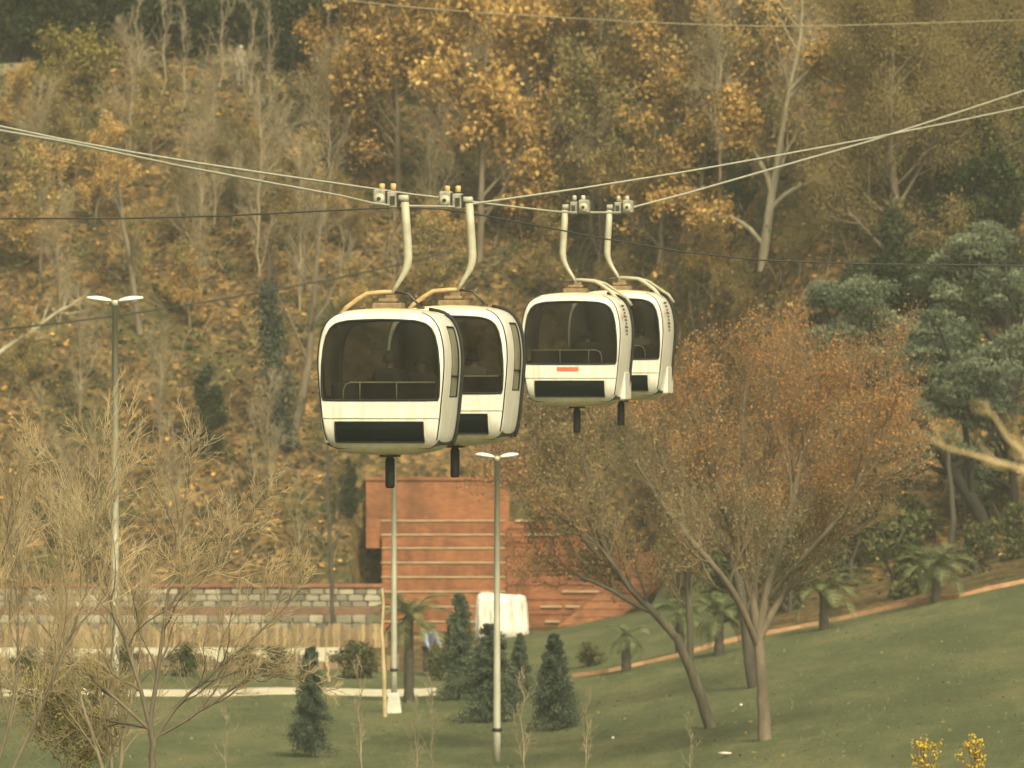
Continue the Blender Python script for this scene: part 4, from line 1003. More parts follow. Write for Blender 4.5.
# ------------------------------------------------------------------ picket fences
def fence(label, D, py_base, px0, px1, panel, h0, h1, mat, group):
    a = at(px0, py_base, D); b = at(px1, py_base, D); z = max(gz(a.x, D), 0.02)
    root = empty('picket_fence', ((a.x + b.x) / 2, D, z), label=label, cat='fence', group=group); ox = (a.x + b.x) / 2
    mb = MB(); w_ = .064
    pr = [(-w_, 0), (w_, 0), (w_, .93), (0, 1), (-w_, .93)]
    mb.loft([[(x, -.012, y) for x, y in pr], [(x, .012, y) for x, y in pr]], True, False); me = mb.mesh('picket'); me.materials.append(mat)
    x = a.x; rng = random.Random(int(D))
    while x < b.x:
        u = ((x - a.x) % panel) / panel; h = h0 + (h1 - h0) * math.sin(math.pi * u) ** .8
        link('picket', me, None, root, (x - ox, rng.uniform(-.006, .006), -.02), (0, rng.uniform(-.02, .02), 0), (1, 1, h + rng.uniform(-.02, .02))); x += .152
    for zz in (.12, h0 * .8): MB().box(a.x - ox, b.x - ox, .02, .06, zz, zz + .06).build('rail', mat, root)
    k = 0
    while a.x + k * panel < b.x + .1: MB().box(-.04, .04, .02, .1, -.3, h0 + .02).build('post', mat, root, loc=(a.x + k * panel - ox, .045, 0)); k += 1
fence('tan picket fence with arched panels along the far side of the lane', 270.6, 648, -35, 384, 1.2, .68, .98, M['wood1'], 'low picket fences')
fence('brown picket fence with arched panels on the near side of the lane', 249.4, 671, -35, 398, 1.75, .28, .62, M['wood2'], 'low picket fences')

# ------------------------------------------------------------------ lamps
def lamp(px, top, D, label, heads, k=1.0, rz=0):
    b = on(px, D); zt = at(px, top, D).z; h = zt - b.z
    root = empty('street_lamp', b, rz, label, 'street lamp', 'twin-headed street lamps')
    MB().lathe([(.092, .5), (.090, 1.2), (.080, h * .5), (.064, h - .1), (.078, h - .1), (.078, h + .02)], 12).build('pole', M['lamp_pole'], root)
    MB().lathe([(.125, 1.25), (.125, 1.33)], 12).build('collar', M['darksteel'], root)
    if heads == 'base': MB().loft([[(x, y, -.2) for x, y in ((-.25, -.25), (.25, -.25), (.25, .25), (-.25, .25))], [(x, y, .55) for x, y in ((-.16, -.16), (.16, -.16), (.16, .16), (-.16, .16))], [(x, y, .6) for x, y in ((-.14, -.14), (.14, -.14), (.14, .14), (-.14, .14))]], True, False).build('base', M['concrete'], root)
    for s in (-1, 1):
        hd = MB(); loops = []
        for i in range(11):
            t = i / 10; x = s * (.08 + .50 * k * t); wd = .16 * math.sin(math.pi * min(1, .10 + t * .86)) ** .6 + .015; hh = .065 * math.sin(math.pi * (.12 + t * .8)) ** .7
            zc = h + .0 + .06 * t
            loops.append([(x, wd * math.cos(a), zc + hh * math.sin(a) * (1.1 if math.sin(a) > 0 else .55)) for a in [j * math.pi / 6 for j in range(12)]])
        o = hd.loft(loops).build('lamp_head', M['lamp_head'], root)
        MB().lathe([(.095 * k, h - .035), (.13 * k, h + .0), (.13 * k, h + .02)], 14, (s * (.34 * k + .02), 0, .012)).build('lamp_lens', M['glasslens'], o)
        MB().tube([(0, 0, h - .12), (s * .07, 0, h - .02), (s * .14, 0, h + .015)], .028, 7).build('bracket', M['lamp_pole'], root)
mm, n_, o_ = newmat('frosted_lamp_lens'); principled(n_, o_, ramp(n_, noise(n_, coords(n_), 8), [(.3, (.5, .5, .45)), (.7, (.62, .6, .52))]), .25); M['glasslens'] = mm
lamp(115, 301, 150, 'twin-headed lamp on its own at the left, in front of the leafy slope', 'none', 1.0)
lamp(497, 457, 178, 'twin-headed lamp between the cabins and the conifers, in front of the brick steps', 'none', .88, R(6))
lamp(394, 432, 217, 'lamp with a white concrete base whose head is hidden behind the nearest cabin', 'base', .9)
log('timber_pole', 'leaning straw-coloured timber pole left of the lamp with the white base', A([(385, 717), (384, 680), (383, 640), (382, 600), (382, 588)], 215), [.07, .065, .05, .04, .03], M['twig_straw'], 'pole')
log('short_stake', 'short straw-coloured stake beside the lone conifer', A([(329, 682), (327, 660), (326, 648)], 240), [.045, .04, .03], M['twig_straw'], 'stake')
# low garden light
b = on(725, 178); z = at(725, 753, 178).z - b.z
root = empty('garden_light', b, label='small white disc-topped garden light on the lawn', cat='garden light')
MB().lathe([(.02, -.1), (.02, z - .02)], 8).build('stem', M['galv'], root); MB().lathe([(.10, z - .04), (.17, z - .01), (.16, z + .01), (.04, z + .03)], 16).build('shade', M['concrete'], root)
for px, py, lab in ((741, 706, 'small white scrap lying on the lawn left of the straight trunk'), (613, 739, 'small pale scrap lying at the foot of the lawn right of the conifers')):
    p = hit(px, py, 150); rr = random.Random(px); ring = [(math.cos(a) * .04 * rr.uniform(.7, 1.2), math.sin(a) * .04 * rr.uniform(.7, 1.2)) for a in [i * math.pi / 4 for i in range(8)]]
    mb = MB().loft([[(x, y, 0) for x, y in ring], [(x * 1.1, y * 1.1, .04) for x, y in ring], [(x * .6, y * .6, .05 + .02 * rr.random()) for x, y in ring]]); tag(mb.build('paper_scrap', M['whitecloth'], loc=p), lab, 'litter')

# ------------------------------------------------------------------ white covered stall, white bag
def tarp():
    D = 272; b = on(501, D); a0 = at(476, 596, D); x0 = a0.x - b.x; x1 = at(527, 596, D).x - b.x; ht = at(501, 595, D).z - b.z
    root = empty('covered_stall', b, label='white tarpaulin-covered stall in front of the brick steps', cat='stall')
    n = 64; loops = []
    for z, s, fold in ((0, 1.02, .18), (.4, 1.0, .15), (.9, .99, .11), (ht * .8, .98, .06), (ht - .18, .97, .01), (ht - .06, .93, .005), (ht, .82, 0)):
        l = []
        for j in range(n):
            a = 2 * math.pi * j / n; c, s_ = math.cos(a), math.sin(a); ex = .35
            x = (abs(c) ** ex) * (1 if c > 0 else -1); y = (abs(s_) ** ex) * (1 if s_ > 0 else -1)
            k = s + fold * math.sin(a * 17 + math.sin(a * 5) * 2) * .5
            sag = -.14 * math.exp(-((x + .1) / .25) ** 2) * (z > ht * .7)
            l.append(((x0 + x1) / 2 + x * (x1 - x0) / 2 * k, y * .75 * k, max(z + sag + (.08 if x < -.1 and z > 1 else 0), 0)))
        loops.append(l)
    MB().loft(loops).build('cover', M['whitecloth'], root)
    for x in (x0 + .1, x1 - .1):
        for y in (-.6, .6): MB().box(x - .03, x + .03, y - .03, y + .03, -.2, ht - .3).build('leg', M['galv'], root)
tarp()
p = on(444, 243); mb = MB(); loops = []
for z, r in ((0, .10), (.12, .15), (.25, .13), (.36, .07), (.42, .09)):
    loops.append([(r * math.cos(a) * (1 + .12 * math.sin(3 * a + z * 9)), .7 * r * math.sin(a), z) for a in [j * math.pi / 6 for j in range(12)]])
tag(mb.loft(loops).build('plastic_bag', M['whitecloth'], loc=p), 'white plastic bag on the grass left of the tallest conifer', 'bag')
# upper white balustrade, top left
p = hit(150, 18, 300); D = 321
root = empty('balustrade', on(150, D), label='white balustrade at the top left above the upper path', cat='railing'); b = root.location
zt = at(150, -6, D).z - b.z
x0 = at(134, 0, D).x - b.x; x1 = at(196, 0, D).x - b.x
for zz, hh in ((.0, .1), (.85, .1)): MB().box(x0, x1, -.06, .06, zt - 1.3 + zz, zt - 1.3 + zz + hh).build('rail', M['lamp_head'], root)
for i in range(11): MB().lathe([(.05, zt - 1.21), (.075, zt - 1.0), (.04, zt - .7), (.05, zt - .46)], 8, ((x0 + (x1 - x0) * i / 10), 0, 0)).build('baluster', M['lamp_head'], root)
MB().box(x0, x1, -.15, .25, -.6, zt - 1.31).build('footing', M['mortar'], root)

# ------------------------------------------------------------------ people (one continuous skinned body, clothes as children)
def skin_mesh(name, verts, edges, radii, mat, parent):
    me = bpy.data.meshes.new(name); me.from_pydata([tuple(v) for v in verts], edges, []); o = link(name, me, mat, parent)
    m = o.modifiers.new('skin', 'SKIN'); m.use_smooth_shade = True
    sv = me.skin_vertices[0].data
    for i, r in enumerate(radii): sv[i].radius = (r, r) if not isinstance(r, tuple) else r; sv[i].use_root = (i == 0)
    s = o.modifiers.new('sub', 'SUBSURF'); s.levels = s.render_levels = 1
    return o

def person(loc, rz, label, pose, top, legs, hair, s=1.0, group=None, bend=0):
    root = empty('person', loc, rz, label, 'person', group); root.scale = (s, s, s)
    if pose == 'stand':
        J = dict(pel=(0, 0, .93), sp=(0, .0, 1.12), ch=(0, -.0 - bend * .15, 1.34), nk=(0, -.02 - bend * .22, 1.47), hd=(0, -.03 - bend * .27, 1.56), tp=(0, -.02 - bend * .28, 1.68))
        for sd, k in (('l', -1), ('r', 1)):
            J['hp' + sd] = (k * .09, 0, .88); J['kn' + sd] = (k * .11, -.03 * k, .48); J['an' + sd] = (k * .11, .02, .08); J['to' + sd] = (k * .13, -.16, .03)
            J['sh' + sd] = (k * .18, -bend * .18, 1.38); J['el' + sd] = (k * .25, .02 - bend * .25, 1.12); J['wr' + sd] = (k * .22, -.12 - bend * .3, .93 if k < 0 else 1.0)
    else:
        J = dict(pel=(0, 0, .50), sp=(0, .0, .68), ch=(0, -.02, .90), nk=(0, -.04, 1.04), hd=(0, -.06, 1.13), tp=(0, -.05, 1.25))
        for sd, k in (('l', -1), ('r', 1)):
            J['hp' + sd] = (k * .09, -.04, .48); J['kn' + sd] = (k * .12, -.42, .50); J['an' + sd] = (k * .12, -.44, .08); J['to' + sd] = (k * .13, -.6, .04)
            J['sh' + sd] = (k * .18, -.02, .95); J['el' + sd] = (k * .23, -.08, .70); J['wr' + sd] = (k * .10, -.30, .62)
    names = list(J); idx = {n: i for i, n in enumerate(names)}; vs = [J[n] for n in names]
    E = [('pel', 'sp'), ('sp', 'ch'), ('ch', 'nk'), ('nk', 'hd'), ('hd', 'tp')]
    rad = dict(pel=(.13, .10), sp=(.12, .09), ch=(.14, .10), nk=.05, hd=(.075, .09), tp=(.06, .07), hp=.085, kn=.058, an=.04, to=.035, sh=.055, el=.042, wr=.028)
    for sd in 'lr':
        E += [('pel', 'hp' + sd), ('hp' + sd, 'kn' + sd), ('kn' + sd, 'an' + sd), ('an' + sd, 'to' + sd), ('ch', 'sh' + sd), ('sh' + sd, 'el' + sd), ('el' + sd, 'wr' + sd)]
        w_ = Vector(J['wr' + sd]); e_ = Vector(J['el' + sd]); d = (w_ - e_).normalized(); pm = w_ + d * .07; sidev = d.cross(Vector((0, 1, .3))).normalized()
        J2 = {'pm' + sd: tuple(pm)}; rad2 = {'pm': .026}
        names.append('pm' + sd); idx['pm' + sd] = len(vs); vs.append(tuple(pm)); E.append(('wr' + sd, 'pm' + sd))
        for q_ in range(5):
            off = (q_ - 1.5) * .017; ln = (.07, .08, .075, .06, .05)[q_] if q_ < 4 else .05
            base = pm if q_ < 4 else w_ + d * .03
            tip = base + d * ln + sidev * off if q_ < 4 else base + sidev * -.05 + d * .03
            nm = 'fg%s%d' % (sd, q_); names.append(nm); idx[nm] = len(vs); vs.append(tuple(tip + Vector((0, -.01, 0)))); E.append((('pm' if q_ < 4 else 'wr') + sd, nm))
    def rr(n):
        if n.startswith('pm'): return .024
        if n.startswith('fg'): return .009
        return rad[n] if n in rad else rad[n[:-1]]
    skin_mesh('body', vs, [(idx[a], idx[b]) for a, b in E], [rr(n) for n in names], M['skin'], root)
    def garment(name, keys, edges, mat, extra):
        kk = {k: i for i, k in enumerate(keys)}
        def g(k):
            r = rad[k] if k in rad else rad[k[:-1]]; return (r[0] + extra, r[1] + extra) if isinstance(r, tuple) else r + extra
        skin_mesh(name, [J[k] for k in keys], [(kk[a], kk[b]) for a, b in edges], [g(k) for k in keys], mat, root)
    garment('jacket', ['sp', 'pel', 'ch', 'nk', 'shl', 'shr', 'ell', 'elr', 'wrl', 'wrr'], [('sp', 'pel'), ('sp', 'ch'), ('ch', 'nk'), ('ch', 'shl'), ('ch', 'shr'), ('shl', 'ell'), ('shr', 'elr'), ('ell', 'wrl'), ('elr', 'wrr')], top, .042)
    garment('trousers', ['pel', 'hpl', 'hpr', 'knl', 'knr', 'anl', 'anr'], [('pel', 'hpl'), ('pel', 'hpr'), ('hpl', 'knl'), ('hpr', 'knr'), ('knl', 'anl'), ('knr', 'anr')], legs, .03)
    hd = Vector(J['tp']); mb = MB(); loops = []
    for i in range(6):
        a = i / 5 * 1.75; loops.append([(.102 * math.sin(max(a, .05)) * math.cos(t) + hd.x, .115 * math.sin(max(a, .05)) * math.sin(t) + hd.y + .02 * (a > 1), hd.z + .055 - .11 * (1 - math.cos(a)) - (.05 * (a > 1.4) if math.sin(t) > 0 else 0)) for t in [j * math.pi / 6 for j in range(12)]])
    mb.loft(loops).build('hair', hair, root)
    # face: nose, eyes, mouth
    h2 = Vector(J['hd']); f = MB(); f.tube([(h2.x, h2.y - .09, h2.z + .045), (h2.x, h2.y - .118, h2.z + .012)], [.008, .014], 6); f.build('nose', M['skin'], root)
    for k in (-1, 1): MB().lathe([(.004, -.004), (.011, 0), (.004, .004)], 8, (h2.x + k * .032, h2.y - .092, h2.z + .045), 'y').build('eye', M['hair'], root)
    return root
person(on(428, 246), R(35), 'person in a pale blue jacket and dark trousers behind the slim palm', 'stand', M['blue'], M['darkcloth'], M['hair'], .98, bend=1.0)
pp = hit(241, 86, 280); person(pp, R(20), 'person in a pale top on the upper path at top left', 'stand', M['pinkcloth'], M['greycloth'], M['hair_pale'], 1.0)

# ------------------------------------------------------------------ gondola cabins
YAW = R(11)
def lerp_prof(tbl, z):
    zs = [a[1] for a in tbl]; us = [a[0] for a in tbl]; return float(np.interp(z, zs, us))
HALF = [(.0, 0.0), (.40, .012), (.58, .035), (.75, .09), (.83, .15), (.868, .30), (.905, .57), (.925, .80), (.95, 1.05), (.972, 1.38), (.962, 1.62), (.925, 1.84), (.87, 1.99), (.78, 2.11), (.64, 2.18), (.42, 2.215), (.2, 2.228), (0.0, 2.232)]
def outline(n=96):
    P = [Vector((u, 0, z)) for u, z in HALF]; s = [0]
    for a, b in zip(P, P[1:]): s.append(s[-1] + (b - a).length)
    h = n // 2; us = np.interp(np.linspace(0, s[-1], h + 1), s, [p.x for p in P]); zs = np.interp(np.linspace(0, s[-1], h + 1), s, [p.z for p in P])
    for _ in range(1):
        us[1:-1] = (us[:-2] + 2 * us[1:-1] + us[2:]) / 4; zs[1:-1] = (zs[:-2] + 2 * zs[1:-1] + zs[2:]) / 4
    right = [(us[i], zs[i]) for i in range(h + 1)]; left = [(-us[i], zs[i]) for i in range(h - 1, 0, -1)]
    return right + left                      # starts bottom centre, goes up the right side, over the roof, down the left
WHALF = [(0, .845), (.60, .845), (.845, .85), (.860, .87), (.872, 1.1), (.868, 1.35), (.842, 1.62), (.80, 1.80), (.74, 1.92), (.65, 1.985), (.5, 2.02), (.25, 2.035), (0, 2.04)]
def wloop(n=96, grow_=0.0):
    P = [Vector((u, 0, z)) for u, z in WHALF]; s = [0]
    for a, b in zip(P, P[1:]): s.append(s[-1] + (b - a).length)
    h = n // 2; us = np.interp(np.linspace(0, s[-1], h + 1), s, [p.x for p in P]); zs = np.interp(np.linspace(0, s[-1], h + 1), s, [p.z for p in P])
    zc = 1.45; f = 1 + grow_
    r = [(us[i] * (1 + grow_ / .9), zc + (zs[i] - zc) * (1 + grow_ / .6)) for i in range(h + 1)]; return r + [(-r[i][0], r[i][1]) for i in range(h - 1, 0, -1)]
LEN = .78      # half length
def face_v(u, z, sgn):
    """depth of the bulging end face"""
    k = 1 - .55 * (u / .97) ** 2 * 0.6 - .35 * ((z - 1.15) / 1.15) ** 2
    tuck = .20 * max(0, (z - 1.95) / .28) ** 2 + .30 * max(0, (.45 - z) / .45) ** 2
    return sgn * (LEN + .13 * k - tuck)

def cabin_parts(flip, red):
    parts = []
    O = outline(); n = len(O); Wl = wloop(); 
    zc = 1.15
    # body shell: two end faces with a window opening, and the wrap-round side
    body = MB(); front_edge = {}
    for sgn in (-1, 1):
        loops = []
        wl = wloop(grow_=.018)
        for k in range(7):
            t = k / 6; l = []
            for j in range(n):
                ou, oz_ = O[j]; ou *= .965; oz_ = zc + (oz_ - zc) * .972
                u = wl[j][0] * (1 - t) + ou * t; z = wl[j][1] * (1 - t) + oz_ * t
                e = .06 * max(0, t - .7) / .3
                l.append((u, face_v(u, z, sgn) - sgn * e * e * 10 * .6, z))
            loops.append(l)
        body.loft(loops if sgn < 0 else loops, False, True); front_edge[sgn] = loops[-1]
    # side wrap: from the front rim to the rear rim, leaving gaps for the side windows
    K_ = 14; secs = []
    for k in range(K_ + 1):
        t = k / K_; s = -math.cos(math.pi * t); l = []
        for j in range(n):
            f = front_edge[-1][j]; b_ = front_edge[1][j]; v = f[1] * (1 - t) + b_[1] * t
            e = math.sin(math.pi * t) ** .35 if 0 < t < 1 else 0
            ou, oz_ = O[j]; u = f[0] * (1 - e) + ou * e; z = f[2] * (1 - e) + oz_ * e
            l.append((u, v, z))
        secs.append(l)
    def is_win(k, z, u): return .86 < z < 1.96 and abs(u) > .8 and (5 <= k <= 10) and not (flip and u > 0)
    vs = [p for l in secs for p in l]; fs = []; panes = []
    for k in range(K_):
        for j in range(n):
            j2 = (j + 1) % n; zz = (O[j][1] + O[j2][1]) / 2; fc = (k * n + j, k * n + j2, (k + 1) * n + j2, (k + 1) * n + j)
            (panes if is_win(k, zz, O[j][0]) else fs).append(fc)
    body.add(vs, fs, True)
    sm = body.mesh('shell'); bm = bmesh.new(); bm.from_mesh(sm); bmesh.ops.remove_doubles(bm, verts=bm.verts, dist=.0004); bmesh.ops.recalc_face_normals(bm, faces=bm.faces)
    if sum(f.normal.dot(f.calc_center_median() - Vector((0, 0, 1.1))) for f in bm.faces) < 0: bmesh.ops.reverse_faces(bm, faces=bm.faces)
    bm.to_mesh(sm); bm.free(); parts.append(('shell', sm, M['shell'], None))
    # side panes, set in slightly
    for s in (-1, 1):
        fc = [f for f in panes if vs[f[0]][0] * s > 0]
        if not fc: continue
        used = sorted({i for f in fc for i in f}); mp = {i: k for k, i in enumerate(used)}
        me = MB().add([(vs[i][0] - s * .018, vs[i][1], vs[i][2]) for i in used], [tuple(mp[i] for i in f) for f in fc], True).mesh('side_window'); parts.append(('side_window', me, M['sideglass'], None))
        vv = [vs[i] for i in used]; y0 = min(p[1] for p in vv); y1 = max(p[1] for p in vv)
        fr = MB()
        for yy in (y0, y1):
            col = sorted([p for p in vv if abs(p[1] - yy) < .05], key=lambda p: p[2]); fr.tube([(p[0] - s * .004, p[1], p[2]) for p in col], .012, 6)
        for zsel in (min, max):
            ze = zsel(p[2] for p in vv); row = sorted([p for p in vv if abs(p[2] - ze) < .02], key=lambda p: p[1]); fr.tube([(p[0] - s * .004, p[1], p[2]) for p in row], .012, 6)
        zd = 1.2; ud = lerp_prof([(a, b) for a, b in HALF[:10]], zd); fr.tube([(s * (ud - .006), y0, zd), (s * (ud - .004), y1, zd)], .012, 6)
        parts.append(('window_frame', fr.mesh('window_frame'), M['galv'] if 0 else M['seam'], None))
    # end windows: pane and black gasket
    for sgn in (-1, 1):
        loops = []
        for k in range(9):
            t = k / 8.0; l = []
            for j in range(n):
                u = Wl[j][0] * (1 - t) + 0 * t; z = Wl[j][1] * (1 - t) + 1.45 * t; l.append((u, face_v(u, z, sgn) - sgn * .012, z))
            loops.append(l)
        me = MB().loft(loops, False, True).mesh('end_window'); parts.append(('end_window', me, M['glass'], None))
        g = MB(); wg = wloop(grow_=.010); pts = [(u, face_v(u, z, sgn) + sgn * .006, z) for u, z in wg]; pts.append(pts[0]); g.tube(pts, .017, 6, False)
        parts.append(('window_seal', g.mesh('window_seal'), M['seam'], None))
        # horizontal shelf seam and lower grille panel
        g = MB(); zz = .565; row = [(u, face_v(u, zz, sgn) + sgn * .003, zz) for u in np.linspace(-.88, .88, 25)]; g.tube(row, .010, 6)
        parts.append(('belt_seam', g.mesh('belt_seam'), M['beltgrey'], None))
        g = MB(); u0, u1, z0, z1 = (-.68, .64, .20, .505) if sgn < 0 else (-.64, .68, .2, .505); gl = []
        grid = [[(u, face_v(u, z, sgn) + sgn * .008, z) for u in np.linspace(u0, u1, 22)] for z in np.linspace(z0, z1, 8)]
        vs2 = [p for r_ in grid for p in r_]; fs2 = [(r_ * 22 + c, r_ * 22 + c + 1, (r_ + 1) * 22 + c + 1, (r_ + 1) * 22 + c) for r_ in range(7) for c in range(21)]
        g.add(vs2, fs2, True); ring = [grid[0][i] for i in range(22)] + [grid[i][-1] for i in range(1, 8)] + [grid[-1][i] for i in range(20, -1, -1)] + [grid[i][0] for i in range(6, 0, -1)]
        ring.append(ring[0]); parts.append(('lower_window', g.mesh('lower_window'), M['vent'], None))
        g = MB(); g.tube([(p[0], p[1], p[2]) for p in ring], .013, 6, False); parts.append(('panel_frame', g.mesh('panel_frame'), M['seam'], None))
        # vertical corner seam between end face and side
        for s in (-1, 1):
            seg = [j for j in range(n) if O[j][0] * s > .55 and .2 < O[j][1] < 2.2]; seg.sort(key=lambda j: O[j][1])
            pts = [(front_edge[sgn][j][0] * 1.012, front_edge[sgn][j][1] - sgn * .006, front_edge[sgn][j][2]) for j in seg]
            parts.append(('corner_seam', MB().tube(pts, .0105, 6).mesh('corner_seam'), M['seam'], None))
    # skirt bumper below the belt (slightly proud)
    sk = MB(); js = [j for j in range(n)]
    low = []
    for kk, (zz, ex) in enumerate(((.19, .0), (.20, .012), (.50, .022), (.555, .018), (.56, .0))):
        l = []
        for s in (-1, 1):
            pass
        uu = lerp_prof([(a, b) for a, b in HALF[2:10]], zz) + ex
        V_ = LEN - .30 * max(0, (.45 - zz) / .45) ** 2 * 0
        low.append([(-uu, v, zz) for v in np.linspace(.64, -.70, 9)] + [(-uu + .05, v, zz) for v in np.linspace(-.70, .64, 9)])
    sk.loft(low, True, False); parts.append(('skirt', sk.mesh('skirt'), M['shell'], None))
    # black door edge strip standing proud round the rear corner of both sides
    for s in (-1, 1):
        seg = [j for j in range(n) if O[j][0] * s > .45 and .12 < O[j][1] < 2.215]; seg.sort(key=lambda j: O[j][1])
        pts = [(O[j][0] * 1.0 + s * .022, .66, O[j][1] + (.012 if O[j][1] > 2.05 else 0)) for j in seg]
        parts.append(('door_track', MB().tube(pts, .026, 8).mesh('door_track'), M['seam'], None))
    # interior
    inn = MB(); inn.loft([[(u, v, z) for u, v in ((-.86 * k, -.66), (.86 * k, -.66), (.86 * k, .66), (-.86 * k, .66))] for z, k in ((.10, .8), (.16, .97), (.80, 1.0))], False, False)
    inn.add([(-.7, -.66, .11), (.7, -.66, .11), (.7, .66, .11), (-.7, .66, .11)], [(0, 1, 2, 3)])
    inn.add([(-.66, -.55, 2.13), (.66, -.55, 2.13), (.66, .55, 2.13), (-.66, .55, 2.13)], [(3, 2, 1, 0)])
    parts.append(('interior_lining', inn.mesh('interior_lining'), M['interior'], None))
    for sgn in (-1, 1):
        st = MB(); st.box(-.78, .78, sgn * .60 - .05, sgn * .60 + .05, .45, 1.12, .03); st.box(-.78, .78, min(sgn * .57, sgn * .2), max(sgn * .57, sgn * .2), .42, .48, .02)
        parts.append(('seat', st.mesh('seat'), M['seat'], None))
        hr = MB(); v = sgn * .74; c = -1 if flip else 1
        pts = [(-c * .58, v, .84), (-c * .575, v, 1.0), (-c * .54, v, 1.075), (-c * .47, v, 1.105), (c * .80, v, 1.105)]
        hr.tube(pts, .012, 6); 
        for u in (-.33, .22): hr.tube([(c * u, v, .84), (c * u, v, 1.10)], .010, 6)
        parts.append(('handrail', hr.mesh('handrail'), M['rail'], None))
    # belly stub
    parts.append(('damper_post', MB().lathe([(.055, -.50), (.072, -.47), (.072, -.06), (.055, -.05), (.055, .03)], 14).mesh('damper_post'), M['seam'], None))
    parts.append(('mounting_plate', MB().box(-.14, .14, -.12, .12, -.028, .012).mesh('mounting_plate'), M['darksteel'], None))
    # roof frame, hanger arm, grip. a > 0: the arm stands to the right of the rope
    a = -1 if flip else 1
    rf = MB(); rf.tube([(-a * .80, 0, 2.06), (-a * .66, 0, 2.24), (-a * .50, 0, 2.36), (-a * .34, 0, 2.455), (-a * .1, 0, 2.475), (a * .06, 0, 2.475)], .035, 8)
    parts.append(('roof_frame', rf.mesh('roof_frame'), M['tan'] if not flip else M['armp'], None))
    rf = MB(); rf.tube([(a * .05, 0, 2.475), (a * .28, 0, 2.45), (a * .36, 0, 2.36), (a * .46, 0, 2.25)], .019, 7); rf.tube([(a * .46, -.3, 2.235), (a * .46, .3, 2.235)], .018, 6)
    parts.append(('roof_brace', rf.mesh('roof_brace'), M['darksteel'], None))
    parts.append(('roof_mount', MB().box(-.24, .20, -.2, .2, 2.21, 2.31, .02).box(-.16, .12, -.12, .12, 2.312, 2.38, .02).box(-.05, .09, -.1, .1, 2.361, 2.43, .01).mesh('roof_mount'), M['mount'], None))
    ar = MB(); P = [(a * .02, 0, 2.43), (a * .10, 0, 2.57), (a * .18, 0, 2.70), (a * .235, .0, 2.80), (a * .265, .0, 2.90), (a * .275, .0, 3.0), (a * .265, .0, 3.2), (a * .245, 0, 3.5), (a * .225, 0, 3.84)]
    ar.tube(P, [.028, .032, .04, .052, .060, .064, .064, .063, .060], 12); parts.append(('hanger_arm', ar.mesh('hanger_arm'), M['armp'], None))
    gp = MB(); x0, x1 = sorted((-a * .23, -a * .05)); gp.box(x0 - .01, x1 + .01, -.10, .10, 3.77, 4.04, .03); gp.box(min(a * -.03, a * .12), max(a * -.03, a * .12), -.08, .08, 3.75, 4.00, .015)
    parts.append(('grip_body', gp.mesh('grip_body'), M['galv'], None))
    gs = MB(); gs.box(min(a * -.045, a * -.032), max(a * -.045, a * -.032), -.115, .1, 3.78, 4.01); gs.box(min(a * .02, a * .09), max(a * .02, a * .09), -.095, .0, 3.80, 3.93); gs.lathe([(.03, -.15), (.03, -.13)], 10, (-a * .14, 0, 3.89), 'y'); gs.box(min(a * .12, a * .14), max(a * .12, a * .14), -.09, .09, 3.78, 3.98)
    parts.append(('grip_spring', gs.mesh('grip_spring'), M['darksteel'], None))
    gp = MB(); x0, x1 = sorted((-a * .22, a * .16)); gp.box(x0, x1, -.06, .06, 3.70, 3.765, .01); gp.box(0, 0, 0, 0, 0, 0)
    parts.append(('pulley', MB().lathe([(.02, -.135), (.075, -.13), (.085, -.11), (.085, -.10)], 16, (-a * .14, 0, 3.89), 'y').mesh('pulley'), M['armp'], None))
    x0, x1 = sorted((a * .13, a * .28)); parts.append(('spring_drum', MB().lathe([(.035, x0), (.052, x0 + .01), (.052, x1 - .01), (.035, x1)], 14, (0, 0, 3.90), 'x').mesh('spring_drum'), M['armp'], None))
    for u in (-.12, .05): parts.append(('roller', MB().lathe([(.025, 4.02), (.043, 4.025), (.043, 4.11), (.03, 4.125)], 12, (a * u, 0, 0)).mesh('roller'), M['roller'] if not flip else M['armp'], None))
    if flip:
        # door linkage running over the roof edge and down the side
        dl = MB(); dl.tube([(.34, .1, 2.46), (.52, .25, 2.40), (.72, .5, 2.24), (.86, .62, 2.14), (.96, .66, 1.98)], .028, 8); parts.append(('door_linkage', dl.mesh('door_linkage'), M['armp'], None))
        parts.append(('step_box', MB().box(.80, .925, .0, .84, .13, .70, .03).mesh('step_box'), M['shell'], None))
        tx = MB(); 
        for i, z in enumerate(np.linspace(1.40, 1.95, 9)):
            u = lerp_prof([(a_, b_) for a_, b_ in HALF[8:14]], z); hh = .038; wd = .12 + .05 * (i % 3)
            tx.add([(u + .006, -.1 - wd, z), (u + .006, -.1 + wd, z), (u + .006, -.1 + wd * .6, z + hh), (u + .006, -.1 - wd, z + hh)], [(0, 1, 2, 3)])
        parts.append(('side_lettering', tx.mesh('side_lettering'), M['ink'], None))
        em = MB(); u = .955; em.add([(u + .02, -.62, 1.72), (u + .02, -.52, 1.72), (u + .018, -.50, 1.82), (u + .02, -.6, 1.84)], [(0, 1, 2, 3)]); parts.append(('emblem', em.mesh('emblem'), M['red'], None))
    if red:
        u0, u1, z0, z1 = -.25, .16, .70, .775; us = np.linspace(u0, u1, 8)
        parts.append(('red_plate', MB().add([(u, face_v(u, z0, -1) - .012, z0) for u in us] + [(u, face_v(u, z1, -1) - .012, z1) for u in us], [(i, i + 1, i + 9, i + 8) for i in range(7)]).mesh('red_plate'), M['red'], None))
    return parts
M['beltgrey'] = mat_worn('shadow_grey_joint', (.30, .28, .20), (.42, .39, .3), 6, .6)

